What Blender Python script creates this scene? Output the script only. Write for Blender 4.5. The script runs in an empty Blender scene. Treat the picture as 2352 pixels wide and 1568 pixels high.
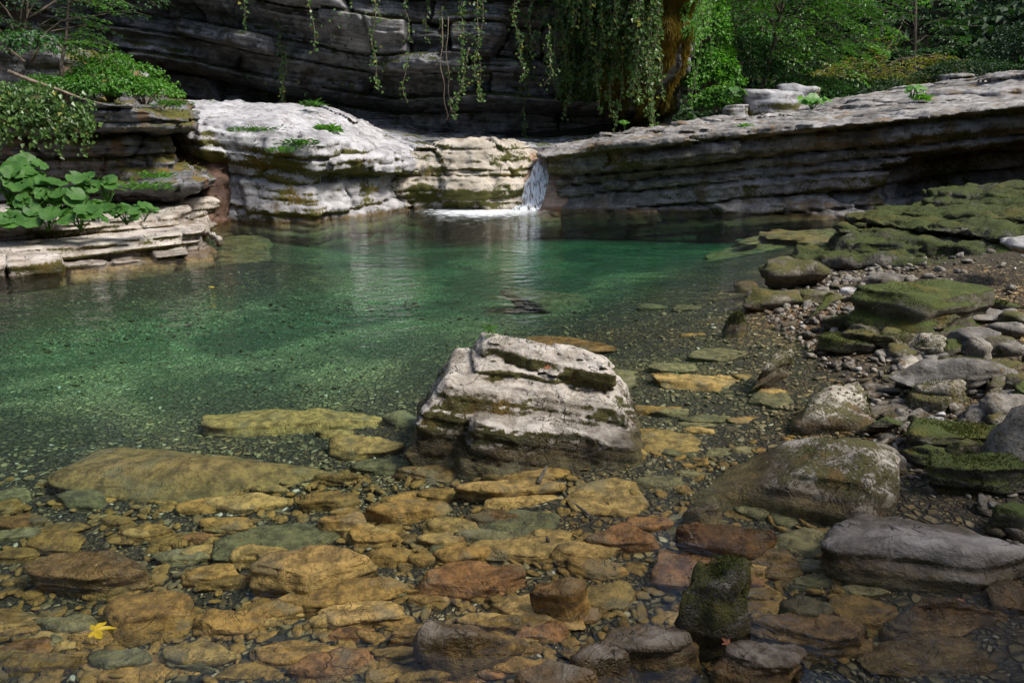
import bpy, math, random
import numpy as np
from mathutils import Vector

sc = bpy.context.scene
COL = sc.collection
# ------------------------------------------------------------------ camera
PITCH = math.radians(15.7)
CAM_H = 1.5
FPX = 1700.0                       # focal length in units of a 2352 px wide picture
cd = bpy.data.cameras.new('camera')
cd.sensor_width = 36.0
cd.lens = 36.0 * FPX / 2352.0
cd.clip_end = 500
cam = bpy.data.objects.new('camera', cd)
cam.location = (0, 0, CAM_H)
cam.rotation_euler = (math.radians(90) - PITCH, 0, 0)
COL.objects.link(cam)
sc.camera = cam
# ------------------------------------------------------------------ world, sun, exposure
SUN_EL, SUN_AZ = math.radians(52), math.radians(114)     # azimuth from +Y towards +X
w = bpy.data.worlds.new('World'); sc.world = w; w.use_nodes = True
nt = w.node_tree
sky = nt.nodes.new('ShaderNodeTexSky'); sky.sky_type = 'NISHITA'; sky.sun_disc = False
sky.sun_elevation = SUN_EL; sky.sun_rotation = SUN_AZ
sky.air_density = 1.0; sky.dust_density = 2.5
bg = nt.nodes['Background']; bg.inputs['Strength'].default_value = 0.15
nt.links.new(sky.outputs[0], bg.inputs[0])
sl = bpy.data.lights.new('sun', 'SUN'); sl.energy = 3.5; sl.angle = math.radians(16); sl.color = (1, .95, .87)
so = bpy.data.objects.new('sun', sl); COL.objects.link(so)
sd_ = Vector((math.sin(SUN_AZ) * math.cos(SUN_EL), math.cos(SUN_AZ) * math.cos(SUN_EL), math.sin(SUN_EL)))
so.rotation_euler = sd_.to_track_quat('Z', 'Y').to_euler()
sc.view_settings.view_transform = 'Standard'; sc.view_settings.look = 'None'
sc.view_settings.exposure = 0.75; sc.view_settings.gamma = 1.0
sc.view_settings.use_curve_mapping = False
sc.render.engine = 'CYCLES'
cy = sc.cycles
cy.use_denoising = True
try:
    cy.denoiser = 'OPENIMAGEDENOISE'
except Exception:
    pass
cy.max_bounces = 8; cy.diffuse_bounces = 3; cy.glossy_bounces = 3; cy.transparent_max_bounces = 12
cy.transmission_bounces = 4; cy.volume_bounces = 0
cy.caustics_reflective = False; cy.caustics_refractive = False
cy.sample_clamp_indirect = 4.0

# ------------------------------------------------------------------ geometry of the view: where a picture point meets a level plane
SP, CP = math.sin(PITCH), math.cos(PITCH)
def on_level(u, v, z=0.0):
    x = (u - 1176.0) / FPX; y = (784.0 - v) / FPX
    dy, dz = CP + y * SP, -SP + y * CP
    t = (z - CAM_H) / dz
    return x * t, dy * t, t            # X, Y, depth along the view axis
def at_depth(u, v, Y):
    x = (u - 1176.0) / FPX; y = (784.0 - v) / FPX
    t = Y / (CP + y * SP)
    return x * t, Y, CAM_H + t * (-SP + y * CP)

# ------------------------------------------------------------------ noise
_T = np.random.RandomState(11).rand(64, 64, 64).astype(np.float32) * 2 - 1
def vn(x, y, z, seed=0):
    x = np.asarray(x, np.float32) + seed * 7.31; y = np.asarray(y, np.float32) + seed * 3.17; z = np.asarray(z, np.float32) + seed * 5.73
    x, y, z = np.broadcast_arrays(x, y, z)
    xi = np.floor(x).astype(np.int32); yi = np.floor(y).astype(np.int32); zi = np.floor(z).astype(np.int32)
    fx = x - xi; fy = y - yi; fz = z - zi
    fx = fx * fx * (3 - 2 * fx); fy = fy * fy * (3 - 2 * fy); fz = fz * fz * (3 - 2 * fz)
    x0 = xi & 63; y0 = yi & 63; z0 = zi & 63; x1 = (x0 + 1) & 63; y1 = (y0 + 1) & 63; z1 = (z0 + 1) & 63
    a = _T[x0, y0, z0] * (1 - fx) + _T[x1, y0, z0] * fx
    b = _T[x0, y1, z0] * (1 - fx) + _T[x1, y1, z0] * fx
    c = _T[x0, y0, z1] * (1 - fx) + _T[x1, y0, z1] * fx
    d = _T[x0, y1, z1] * (1 - fx) + _T[x1, y1, z1] * fx
    a = a * (1 - fy) + b * fy; c = c * (1 - fy) + d * fy
    return a * (1 - fz) + c * fz
def fbm(x, y, z, f=1.0, oct=4, seed=0, gain=.5):
    s = 0; a = 1.0; tot = 0
    for o in range(oct):
        s = s + a * vn(x * f, y * f, z * f, seed + o * 1.37); tot += a; a *= gain; f *= 2.03
    return s / tot * 1.6
def smax(a, b, k): 
    h = np.clip(.5 + .5 * (a - b) / k, 0, 1)
    return b * (1 - h) + a * h + k * h * (1 - h)
def smin(a, b, k): return -smax(-a, -b, k)
def sstep(a, b, x):
    t = np.clip((x - a) / (b - a), 0, 1); return t * t * (3 - 2 * t)

# ------------------------------------------------------------------ linking
def finish(name, me, mat=None, parent=None, smooth=True):
    if mat: me.materials.append(mat)
    if smooth: me.shade_smooth()
    else: me.shade_flat()
    o = bpy.data.objects.new(name, me); COL.objects.link(o)
    if parent: o.parent = parent
    return o
def mesh_from(name, V, F, mat=None, parent=None, smooth=True):
    """V (n,3); F (m,3) or (m,4) arrays, or a list of such arrays"""
    me = bpy.data.meshes.new(name)
    Fs = F if isinstance(F, list) else [F]
    V = np.ascontiguousarray(V, np.float32)
    me.vertices.add(len(V)); me.vertices.foreach_set('co', V.ravel())
    nl = sum(f.size for f in Fs); npoly = sum(len(f) for f in Fs)
    me.loops.add(nl); me.loops.foreach_set('vertex_index', np.concatenate([f.ravel() for f in Fs]).astype(np.int32))
    tot = np.concatenate([np.full(len(f), f.shape[1], np.int32) for f in Fs])
    st = np.zeros(npoly, np.int32); st[1:] = np.cumsum(tot)[:-1]
    me.polygons.add(npoly); me.polygons.foreach_set('loop_start', st); me.polygons.foreach_set('loop_total', tot)
    me.update(calc_edges=True); me.validate()
    return finish(name, me, mat, parent, smooth)
def tag(o, label=None, cat=None, group=None, kind=None):
    if label: o['label'] = label
    if cat: o['category'] = cat
    if group: o['group'] = group
    if kind: o['kind'] = kind
    return o
def root(name, loc, label, cat, group=None):
    o = bpy.data.objects.new(name, None); COL.objects.link(o); o.location = loc; o.empty_display_size = .1
    return tag(o, label, cat, group)

# ------------------------------------------------------------------ surface nets over a sampled field
def surface_nets(f, lo, h):
    nx, ny, nz = f.shape
    s = f < 0
    c = s[:-1, :-1, :-1]; allc = c.copy(); anyc = c.copy()
    for i in (0, 1):
        for j in (0, 1):
            for k in (0, 1):
                q = s[i:nx - 1 + i, j:ny - 1 + j, k:nz - 1 + k]; allc &= q; anyc |= q
    act = anyc & ~allc
    I, J, K = np.nonzero(act)
    idx = np.full(act.shape, -1, np.int32); idx[I, J, K] = np.arange(len(I))
    acc = np.zeros((len(I), 3), np.float32); cnt = np.zeros(len(I), np.float32)
    for ax in range(3):
        o1, o2 = [a for a in range(3) if a != ax]
        for p in (0, 1):
            for q in (0, 1):
                a = [I, J, K]; a[o1] = a[o1] + p; a[o2] = a[o2] + q
                b = list(a); b[ax] = b[ax] + 1
                fa = f[a[0], a[1], a[2]]; fb = f[b[0], b[1], b[2]]
                m = (fa < 0) != (fb < 0)
                t = np.where(m, fa / np.where(m, fa - fb, 1), 0)
                pos = np.zeros((len(I), 3), np.float32); pos[:, o1] = p; pos[:, o2] = q; pos[:, ax] = t
                acc += pos * m[:, None]; cnt += m
    V = np.stack([I, J, K], 1) + acc / cnt[:, None]
    V = V * h + np.array(lo, np.float32)
    quads = []
    for ax in range(3):
        o1, o2 = [(1, 2), (2, 0), (0, 1)][ax]
        sl0 = [slice(1, -1)] * 3; sl0[ax] = slice(0, -1)
        sl1 = [slice(1, -1)] * 3; sl1[ax] = slice(1, None)
        A = s[tuple(sl0)]; B = s[tuple(sl1)]
        for (m, flip) in ((A & ~B, False), (~A & B, True)):
            e = np.array(np.nonzero(m))
            if e.shape[1] == 0: continue
            off = np.ones(3, int); off[ax] = 0
            e = e + off[:, None]
            def cell(d1, d2):
                r = e.copy(); r[o1] += d1; r[o2] += d2
                return idx[r[0], r[1], r[2]]
            q = np.stack([cell(-1, -1), cell(0, -1), cell(0, 0), cell(-1, 0)], 1)
            if flip: q = q[:, ::-1]
            quads.append(q)
    F = np.concatenate(quads)
    F = F[(F >= 0).all(1)]
    return V, F
def vnormals(V, F):
    n = np.zeros_like(V)
    if F.shape[1] == 4:
        fn = np.cross(V[F[:, 2]] - V[F[:, 0]], V[F[:, 3]] - V[F[:, 1]])
    else:
        fn = np.cross(V[F[:, 1]] - V[F[:, 0]], V[F[:, 2]] - V[F[:, 0]])
    for k in range(F.shape[1]):
        for a in range(3): n[:, a] += np.bincount(F[:, k], fn[:, a], len(V))
    return n / np.maximum(np.linalg.norm(n, axis=1, keepdims=True), 1e-9)
def solid(fn, lo, hi, h):
    ax = [np.arange(lo[i], hi[i] + h, h, dtype=np.float32) for i in range(3)]
    X, Y, Z = np.meshgrid(*ax, indexing='ij')
    f = fn(X, Y, Z).astype(np.float32)
    f[0], f[-1] = 1, 1; f[:, 0], f[:, -1] = 1, 1; f[:, :, 0], f[:, :, -1] = 1, 1
    return surface_nets(f, lo, h)
def poly_sd(px, py, poly):
    P = np.array(poly, np.float32); d = np.full(px.shape, 1e9, np.float32); inside = np.zeros(px.shape, bool)
    n = len(P)
    for i in range(n):
        a = P[i]; b = P[(i + 1) % n]; e = b - a
        wx = px - a[0]; wy = py - a[1]
        t = np.clip((wx * e[0] + wy * e[1]) / (e @ e), 0, 1)
        dx = wx - t * e[0]; dy = wy - t * e[1]
        d = np.minimum(d, dx * dx + dy * dy)
        c = (a[1] > py) != (b[1] > py)
        with np.errstate(divide='ignore', invalid='ignore'):
            xc = a[0] + (py - a[1]) / (b[1] - a[1] + 1e-12) * e[0]
        inside ^= c & (px < xc)
    d = np.sqrt(d)
    return np.where(inside, -d, d)
class Strata:
    """bedded rock: layers of uneven thickness, each set back a little differently, cut by upright joints"""
    def __init__(s, seed, tmin, tmax, span=24, z0=-8, jl=(.5, 1.6)):
        r = np.random.RandomState(seed); t = []
        while sum(t) < span: t.append(tmin + (tmax - tmin) * r.rand() ** 1.6)
        s.b = z0 + np.concatenate([[0], np.cumsum(t)]).astype(np.float32)
        n = len(s.b); s.r = r.rand(n).astype(np.float32); s.jl = r.uniform(jl[0], jl[1], n).astype(np.float32); s.jo = r.rand(n).astype(np.float32)
        s.seed = seed
        s.h = r.rand(n, 64).astype(np.float32)
    def __call__(s, L, c, amp=.1, block=.06, crev=.05, cw=.02, joint=.04, jw=.03):
        i = np.clip(np.searchsorted(s.b, L.ravel()).reshape(L.shape) - 1, 0, len(s.b) - 2)
        d = np.minimum(L - s.b[i], s.b[i + 1] - L)
        ph = c / s.jl[i] + s.jo[i] * 9 + .25 * vn(c * 1.3, i * 5.3, L * 2, s.seed)
        k = np.floor(ph + .5); dj = np.abs(ph - k) 
        dj = (.5 - np.abs(ph - np.floor(ph) - .5))
        kk = np.floor(ph).astype(np.int32)
        rec = amp * s.r[i] + block * s.h[i, kk & 63] + amp * .5 * vn(c * .9, i * 3.7, 0, s.seed + 3)
        rec = rec + crev * np.exp(-(d / cw) ** 2) + joint * np.exp(-(dj * s.jl[i] / jw) ** 2) * (s.h[i, (kk + 9) & 63] > .35)
        return rec
# ------------------------------------------------------------------ materials
class NT:
    def __init__(s, name):
        s.m = bpy.data.materials.new(name); s.m.use_nodes = True; s.t = s.m.node_tree; s.n = s.t.nodes
        s.n.clear(); s.out = s.n.new('ShaderNodeOutputMaterial')
    def add(s, typ, **kw):
        n = s.n.new('ShaderNode' + typ)
        for k, v in kw.items():
            if k.startswith('i_'):
                key = k[2:]; key = int(key) if key.isdigit() else key
                s.set(n.inputs[key], v)
            else: setattr(n, k, v)
        return n
    def set(s, inp, v):
        if hasattr(v, 'is_linked') or isinstance(v, bpy.types.NodeSocket): s.t.links.new(v, inp)
        else: inp.default_value = v
    def math(s, op, a, b=None, clamp=False):
        n = s.n.new('ShaderNodeMath'); n.operation = op; n.use_clamp = clamp
        s.set(n.inputs[0], a)
        if b is not None: s.set(n.inputs[1], b)
        return n.outputs[0]
    def mix(s, f, a, b, blend='MIX'):
        n = s.n.new('ShaderNodeMix'); n.data_type = 'RGBA'; n.blend_type = blend; n.clamp_factor = True
        s.set(n.inputs[0], f)
        for i, v in ((6, a), (7, b)):
            if isinstance(v, tuple) and len(v) == 3: v = (*v, 1)
            s.set(n.inputs[i], v)
        return n.outputs[2]
    def noise(s, vec, scale, det=5, rough=.6, dist=0.0):
        n = s.n.new('ShaderNodeTexNoise'); s.set(n.inputs['Vector'], vec); s.set(n.inputs['Scale'], scale)
        n.inputs['Detail'].default_value = det; n.inputs['Roughness'].default_value = rough; n.inputs['Distortion'].default_value = dist
        return n.outputs[0]
    def ramp(s, f, a, b):
        n = s.n.new('ShaderNodeMapRange'); n.interpolation_type = 'SMOOTHSTEP'
        s.set(n.inputs[0], f); s.set(n.inputs[1], a); s.set(n.inputs[2], b)
        return n.outputs[0]
    def link(s, a, b): s.t.links.new(a, b)

def rock_mat(name, dark, mid, light, moss=.4, moss_col=(.045, .055, .008), moss_up=.25, scale=3.0, dip=(0, 0), lam=.5, lam_f=14.0,
             stain=(.07, .05, .028), stain_amt=.3, algae=(.15, .095, .03), bump=.6, wet=True, speck=.4, vary=.35, rough=.8, moss_scale=2.2, algae_top=.03):
    T = NT(name)
    geo = T.add('NewGeometry'); P = geo.outputs['Position']; N = geo.outputs['Normal']
    oi = T.add('ObjectInfo')
    sep = T.add('SeparateXYZ', i_0=P); sepn = T.add('SeparateXYZ', i_0=N)
    rnd = oi.outputs['Random']
    offv = T.add('VectorMath', operation='SCALE', i_0=(13.7, 7.3, 3.1), i_Scale=rnd)
    Q = T.add('VectorMath', operation='ADD', i_0=P, i_1=offv.outputs[0]).outputs[0]
    big = T.noise(Q, scale * .45, 3, .55)
    med = T.noise(Q, scale * 1.6, 7, .68, .4)
    fine = T.noise(Q, scale * 11, 4, .7)
    # bedding lines
    L = T.math('ADD', sep.outputs[2], T.math('ADD', T.math('MULTIPLY', sep.outputs[0], -dip[0]), T.math('MULTIPLY', sep.outputs[1], -dip[1])))
    L = T.math('ADD', L, T.math('MULTIPLY', T.math('SUBTRACT', big, .5), .12))
    lv = T.add('CombineXYZ', i_0=T.math('MULTIPLY', sep.outputs[0], .5), i_1=T.math('MULTIPLY', sep.outputs[1], .5), i_2=T.math('MULTIPLY', L, lam_f))
    bed = T.noise(lv.outputs[0], 1.6, 5, .65)
    tone = T.math('ADD', T.math('MULTIPLY', med, .62), T.math('ADD', T.math('MULTIPLY', bed, .38 * lam), T.math('MULTIPLY', big, .3)))
    tone = T.math('SUBTRACT', tone, .15 + .19 * lam)
    c = T.mix(T.ramp(tone, .18, .42), dark, mid)
    c = T.mix(T.ramp(tone, .38, .62), c, light)
    # brown water stains, running down
    stv = T.add('VectorMath', operation='MULTIPLY', i_0=Q, i_1=(1, 1, .35)).outputs[0]
    st = T.noise(stv, scale * .9, 5, .65)
    c = T.mix(T.math('MULTIPLY', T.ramp(st, .66 - .3 * stain_amt, .8 - .3 * stain_amt), .85), c, stain)
    # dark lichen specks
    sk = T.noise(Q, scale * 7, 3, .8)
    c = T.mix(T.math('MULTIPLY', T.ramp(sk, .56, .68), speck), c, tuple(x * .3 for x in dark))
    ck = T.math('ABSOLUTE', T.math('SUBTRACT', T.noise(Q, scale * 1.05, 3, .55, .6), .5))
    ck = T.math('MULTIPLY', T.ramp(ck, .011, .002), T.ramp(T.noise(Q, scale * .7, 2, .5), .45, .6))
    c = T.mix(T.math('MULTIPLY', ck, .85), c, tuple(x * .25 for x in dark))
    # per object tone
    c = T.mix(1.0, c, T.add('CombineColor', i_0=T.math('ADD', 1 - vary * .5, T.math('MULTIPLY', rnd, vary)), i_1=T.math('ADD', 1 - vary * .5, T.math('MULTIPLY', rnd, vary * .92)),
                      i_2=T.math('ADD', 1 - vary * .5, T.math('MULTIPLY', rnd, vary * .8))).outputs[0], 'MULTIPLY')
    z = T.math('ADD', sep.outputs[2], T.math('MULTIPLY', T.math('SUBTRACT', med, .5), .1))
    # moss
    mm = T.noise(Q, moss_scale, 6, .7)
    mm = T.math('ADD', mm, T.math('MULTIPLY', T.math('SUBTRACT', sepn.outputs[2], .35), moss_up))
    mm = T.math('ADD', mm, T.math('MULTIPLY', T.math('SUBTRACT', fine, .5), .5))
    mf = T.ramp(mm, .77 - .5 * moss, .86 - .5 * moss)
    mcol = T.mix(T.noise(Q, moss_scale * 2.3, 4, .6), tuple(x * .45 for x in moss_col), tuple(x * 1.75 for x in moss_col))
    mcol = T.mix(T.ramp(T.noise(Q, moss_scale * 1.1, 3, .6), .5, .7), mcol, (moss_col[0] * 2.0, moss_col[1] * 1.35, moss_col[2] * 1.2))
    if moss > 0: c = T.mix(mf, c, mcol)
    # brown algae below the water line
    if algae:
        af = T.ramp(z, algae_top + .03, algae_top - .04)
        acol = T.mix(T.ramp(T.noise(Q, scale * 2.2, 6, .7), .35, .62), tuple(x * .5 for x in algae), tuple(x * 1.4 for x in algae))
        acol = T.mix(T.math('MULTIPLY', T.ramp(T.noise(Q, 26, 3, .75), .5, .64), .55), acol, tuple(x * .28 for x in algae))
        acol = T.mix(T.math('MULTIPLY', T.ramp(T.noise(Q, scale * .8, 3, .6), .52, .68), .6), acol, (.16, .13, .075))
        acol = T.mix(1.0, acol, T.add('CombineColor', i_0=T.math('ADD', .7, T.math('MULTIPLY', rnd, .6)), i_1=T.math('ADD', .74, T.math('MULTIPLY', rnd, .52)), i_2=T.math('ADD', .7, T.math('MULTIPLY', rnd, .6))).outputs[0], 'MULTIPLY')
        c = T.mix(af, c, acol)
    r = rough
    if wet:
        wf = T.math('MULTIPLY', T.ramp(z, .09, .03), T.ramp(z, -.06, -.0))
        c = T.mix(T.math('MULTIPLY', wf, .6), c, T.mix(1.0, c, (.35, .33, .3), 'MULTIPLY'))
        r = T.math('SUBTRACT', rough, T.math('MULTIPLY', wf, .45))
    b = T.add('BsdfPrincipled', i_2=r)
    T.set(b.inputs['Base Color'], c); T.set(b.inputs['Roughness'], r)
    b.inputs['Specular IOR Level'].default_value = .35
    hgt = T.math('ADD', T.math('MULTIPLY', med, .7), T.math('ADD', T.math('MULTIPLY', bed, .75 * lam), T.math('MULTIPLY', fine, .22)))
    if moss > 0: hgt = T.math('ADD', hgt, T.math('MULTIPLY', mf, T.math('MULTIPLY', T.noise(Q, 60, 3, .8), .5)))
    hgt = T.math('SUBTRACT', hgt, T.math('MULTIPLY', ck, .6))
    bp = T.add('Bump', i_Height=hgt, i_Strength=bump, i_Distance=.06)
    T.link(bp.outputs[0], b.inputs['Normal'])
    T.link(b.outputs[0], T.out.inputs[0])
    return T.m

def leaf_mat(name, a, b, trans=.35, rough=.45, scale=.6, rare=None):
    T = NT(name)
    geo = T.add('NewGeometry')
    ri = geo.outputs['Random Per Island']
    n = T.noise(geo.outputs['Position'], scale, 3, .6)
    f = T.math('ADD', T.math('MULTIPLY', ri, .55), T.math('MULTIPLY', T.ramp(n, .3, .7), .5), True)
    c = T.mix(f, a, b)
    if rare: c = T.mix(T.ramp(ri, .93, .95), c, rare)
    p = T.add('BsdfPrincipled'); T.set(p.inputs['Base Color'], c); p.inputs['Roughness'].default_value = rough
    p.inputs['Specular IOR Level'].default_value = .4
    tr = T.add('BsdfTranslucent'); T.set(tr.inputs[0], T.mix(1.0, c, (1.35, 1.5, .55), 'MULTIPLY'))
    mx = T.add('MixShader', i_0=trans); T.link(p.outputs[0], mx.inputs[1]); T.link(tr.outputs[0], mx.inputs[2])
    T.link(mx.outputs[0], T.out.inputs[0])
    return T.m
def plain_mat(name, a, b, scale=8, rough=.8, bump=.3):
    T = NT(name); geo = T.add('NewGeometry')
    n = T.noise(geo.outputs['Position'], scale, 5, .65)
    p = T.add('BsdfPrincipled'); T.set(p.inputs['Base Color'], T.mix(T.ramp(n, .35, .65), a, b)); p.inputs['Roughness'].default_value = rough
    bp = T.add('Bump', i_Height=n, i_Strength=bump, i_Distance=.02); T.link(bp.outputs[0], p.inputs['Normal'])
    T.link(p.outputs[0], T.out.inputs[0]); return T.m

def water_mat():
    T = NT('clear_stream_water')
    geo = T.add('NewGeometry'); P = geo.outputs['Position']
    sep = T.add('SeparateXYZ', i_0=P)
    ripple = T.noise(T.add('VectorMath', operation='MULTIPLY', i_0=P, i_1=(1.0, 1.6, 1)).outputs[0], 3.2, 4, .55, .5)
    small = T.noise(T.add('VectorMath', operation='MULTIPLY', i_0=P, i_1=(1.0, 1.8, 1)).outputs[0], 9, 3, .6, .3)
    swell = T.noise(P, .8, 2, .5)
    # livelier where the fall stirs the pool, calm in the shallows
    amt = T.math('ADD', .12, T.math('MULTIPLY', T.ramp(sep.outputs[1], 2.6, 7.5), .8))
    rif = T.math('MULTIPLY', T.math('MULTIPLY', T.ramp(sep.outputs[0], 1.1, 1.6), T.ramp(sep.outputs[1], 2.25, 1.95)), T.math('MULTIPLY', T.noise(P, 16, 4, .65, 1.0), 1.1))
    h = T.math('MULTIPLY', amt, T.math('ADD', T.math('MULTIPLY', ripple, .9), T.math('ADD', T.math('MULTIPLY', small, .3), T.math('MULTIPLY', swell, 1.0))))
    h = T.math('ADD', h, rif)
    bp = T.add('Bump', i_Height=h, i_Strength=1.0, i_Distance=.04)
    fr = T.add('Fresnel', i_IOR=T.math('SUBTRACT', 1.333, T.math('MULTIPLY', geo.outputs['Backfacing'], .583))); T.link(bp.outputs[0], fr.inputs['Normal'])
    gl = T.add('BsdfGlossy', i_Roughness=.015); T.link(bp.outputs[0], gl.inputs['Normal'])
    tp = T.add('BsdfTransparent')
    mx = T.add('MixShader'); T.link(fr.outputs[0], mx.inputs[0]); T.link(tp.outputs[0], mx.inputs[1]); T.link(gl.outputs[0], mx.inputs[2])
    T.link(mx.outputs[0], T.out.inputs[0])
    va = T.add('VolumeAbsorption'); va.inputs[0].default_value = (.42, .81, .76, 1); va.inputs[1].default_value = 1.0
    T.link(va.outputs[0], T.out.inputs[1])
    return T.m
# ------------------------------------------------------------------ the stream bed
def shore_x(y):
    return np.interp(y, [-3, 0, 2, 2.7, 3.1, 3.5, 4.2, 5, 5.8, 6.8, 8, 9, 10.4, 13, 15], [1.6, 1.7, 1.75, 1.95, 1.78, 1.85, 2.15, 2.13, 2.2, 2.25, 3.0, 3.6, 4.4, 6.8, 9])
def bed_z(x, y):
    dr = shore_x(y) - x
    D = np.interp(y, [-4, 1.5, 2.6, 3.3, 4.2, 5.5, 7, 9, 14, 20], [.2, .21, .23, .27, .33, .42, .5, .56, .6, .6])
    fac = np.interp(dr, [-.2, 0, .5, 1.3, 2.2, 3.4, 5], [0, .05, .2, .42, .68, .9, 1])
    dl = np.interp(y, [3, 5, 7, 7.75, 8.35, 8.95, 9.5, 10.4, 11.2, 12.6, 13], [-9.5, -8, -6.2, -5.6, -4.65, -3.95, -3.6, -3.95, -4.5, -4.9, -6])
    D = np.minimum(D, .2 + .12 * np.clip(x - dl, 0, 9) * np.where(y > 2, 1, 9) + np.clip(4.5 - y, 0, 9))
    d = np.maximum(D * fac, np.clip(dr * .14, 0, .12))
    up = np.clip(-dr, 0, 9) * np.interp(y, [1, 4, 7, 10], [.06, .13, .15, .1])
    back = np.clip(.6 - y, 0, 9) * .12
    return -d + up + back
def bed_s(x, y): return float(bed_z(np.float64(x), np.float64(y)))

def bed_mat():
    T = NT('stream_bed_gravel'); geo = T.add('NewGeometry'); P = geo.outputs['Position']
    wob = T.add('VectorMath', operation='ADD', i_0=P, i_1=T.add('VectorMath', operation='SCALE', i_0=T.add('TexNoise', i_Vector=P, i_Scale=6.0).outputs[1], i_Scale=.09).outputs[0]).outputs[0]
    flat = T.add('VectorMath', operation='MULTIPLY', i_0=wob, i_1=(1, 1, .2)).outputs[0]
    big = T.noise(P, .9, 4, .6)
    cs = []
    for sc_ in (24.0, 48.0):
        v1 = T.add('TexVoronoi', i_Vector=flat, i_Scale=sc_); v2 = T.add('TexVoronoi', feature='DISTANCE_TO_EDGE', i_Vector=flat, i_Scale=sc_)
        cs.append((T.add('SeparateColor', i_0=v1.outputs['Color']).outputs, T.ramp(v2.outputs[0], .0, .22)))
    (ca, ea), (cb, eb) = cs
    pick = T.ramp(T.math('ADD', ca[0], T.math('MULTIPLY', big, .4)), .55, .6)
    r = T.mix(pick, cb[1], ca[1]); e = T.mix(pick, eb, ea)
    c = T.mix(T.ramp(r, .0, .55), (.04, .028, .01), (.125, .085, .03)); c = T.mix(T.ramp(r, .6, .95), c, (.25, .19, .085)); c = T.mix(T.ramp(T.mix(pick, cb[2], ca[2]), .9, .97), c, (.42, .36, .24))
    c = T.mix(T.ramp(big, .45, .7), c, T.mix(1.0, c, (1.15, .8, .5), 'MULTIPLY'))
    pat = T.noise(P, .55, 5, .65, .8)
    z = T.add('SeparateXYZ', i_0=P).outputs[2]
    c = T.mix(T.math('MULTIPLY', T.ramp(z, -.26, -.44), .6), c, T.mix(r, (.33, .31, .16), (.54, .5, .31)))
    c = T.mix(T.ramp(pat, .42, .62), T.mix(1.0, c, (.5, .5, .4), 'MULTIPLY'), T.mix(1.0, c, (1.35, 1.25, 1.0), 'MULTIPLY'))
    sp = T.noise(P, 60, 4, .75); c = T.mix(T.math('MULTIPLY', T.ramp(sp, .5, .66), .6), c, (.03, .022, .01))
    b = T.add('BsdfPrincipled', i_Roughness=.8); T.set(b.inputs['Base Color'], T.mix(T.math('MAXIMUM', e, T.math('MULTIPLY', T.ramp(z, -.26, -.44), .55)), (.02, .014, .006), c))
    hh = T.math('ADD', T.math('MULTIPLY', e, .7), T.math('ADD', T.math('MULTIPLY', r, .5), T.math('MULTIPLY', sp, .25)))
    bp = T.add('Bump', i_Height=hh, i_Strength=.9, i_Distance=.03); T.link(bp.outputs[0], b.inputs['Normal']); T.link(b.outputs[0], T.out.inputs[0]); return T.m
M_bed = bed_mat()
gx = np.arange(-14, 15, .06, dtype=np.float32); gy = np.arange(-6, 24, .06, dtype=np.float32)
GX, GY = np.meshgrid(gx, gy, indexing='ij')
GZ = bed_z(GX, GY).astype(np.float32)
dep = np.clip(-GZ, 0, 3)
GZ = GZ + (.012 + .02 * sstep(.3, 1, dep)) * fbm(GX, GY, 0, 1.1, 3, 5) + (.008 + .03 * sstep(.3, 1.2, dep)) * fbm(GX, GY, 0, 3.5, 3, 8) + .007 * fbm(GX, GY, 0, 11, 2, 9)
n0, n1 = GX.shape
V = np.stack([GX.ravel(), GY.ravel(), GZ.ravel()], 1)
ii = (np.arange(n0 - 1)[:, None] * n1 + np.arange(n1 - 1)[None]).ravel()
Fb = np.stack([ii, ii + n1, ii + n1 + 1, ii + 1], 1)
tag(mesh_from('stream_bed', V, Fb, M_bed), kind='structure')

# ------------------------------------------------------------------ water: a closed body of clear water over the bed
x0, x1, y0, y1, zb = -13.5, 12.5, -1.8, 18.0, -3.6
Wv = np.array([(x0, y0, zb), (x1, y0, zb), (x1, y1, zb), (x0, y1, zb), (x0, y0, 0), (x1, y0, 0), (x1, y1, 0), (x0, y1, 0)], np.float32)
Wf = np.array([(3, 2, 1, 0), (4, 5, 6, 7), (0, 1, 5, 4), (1, 2, 6, 5), (2, 3, 7, 6), (3, 0, 4, 7)])
M_water = water_mat()
tag(mesh_from('water', Wv, Wf, M_water, smooth=False), kind='structure')

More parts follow.
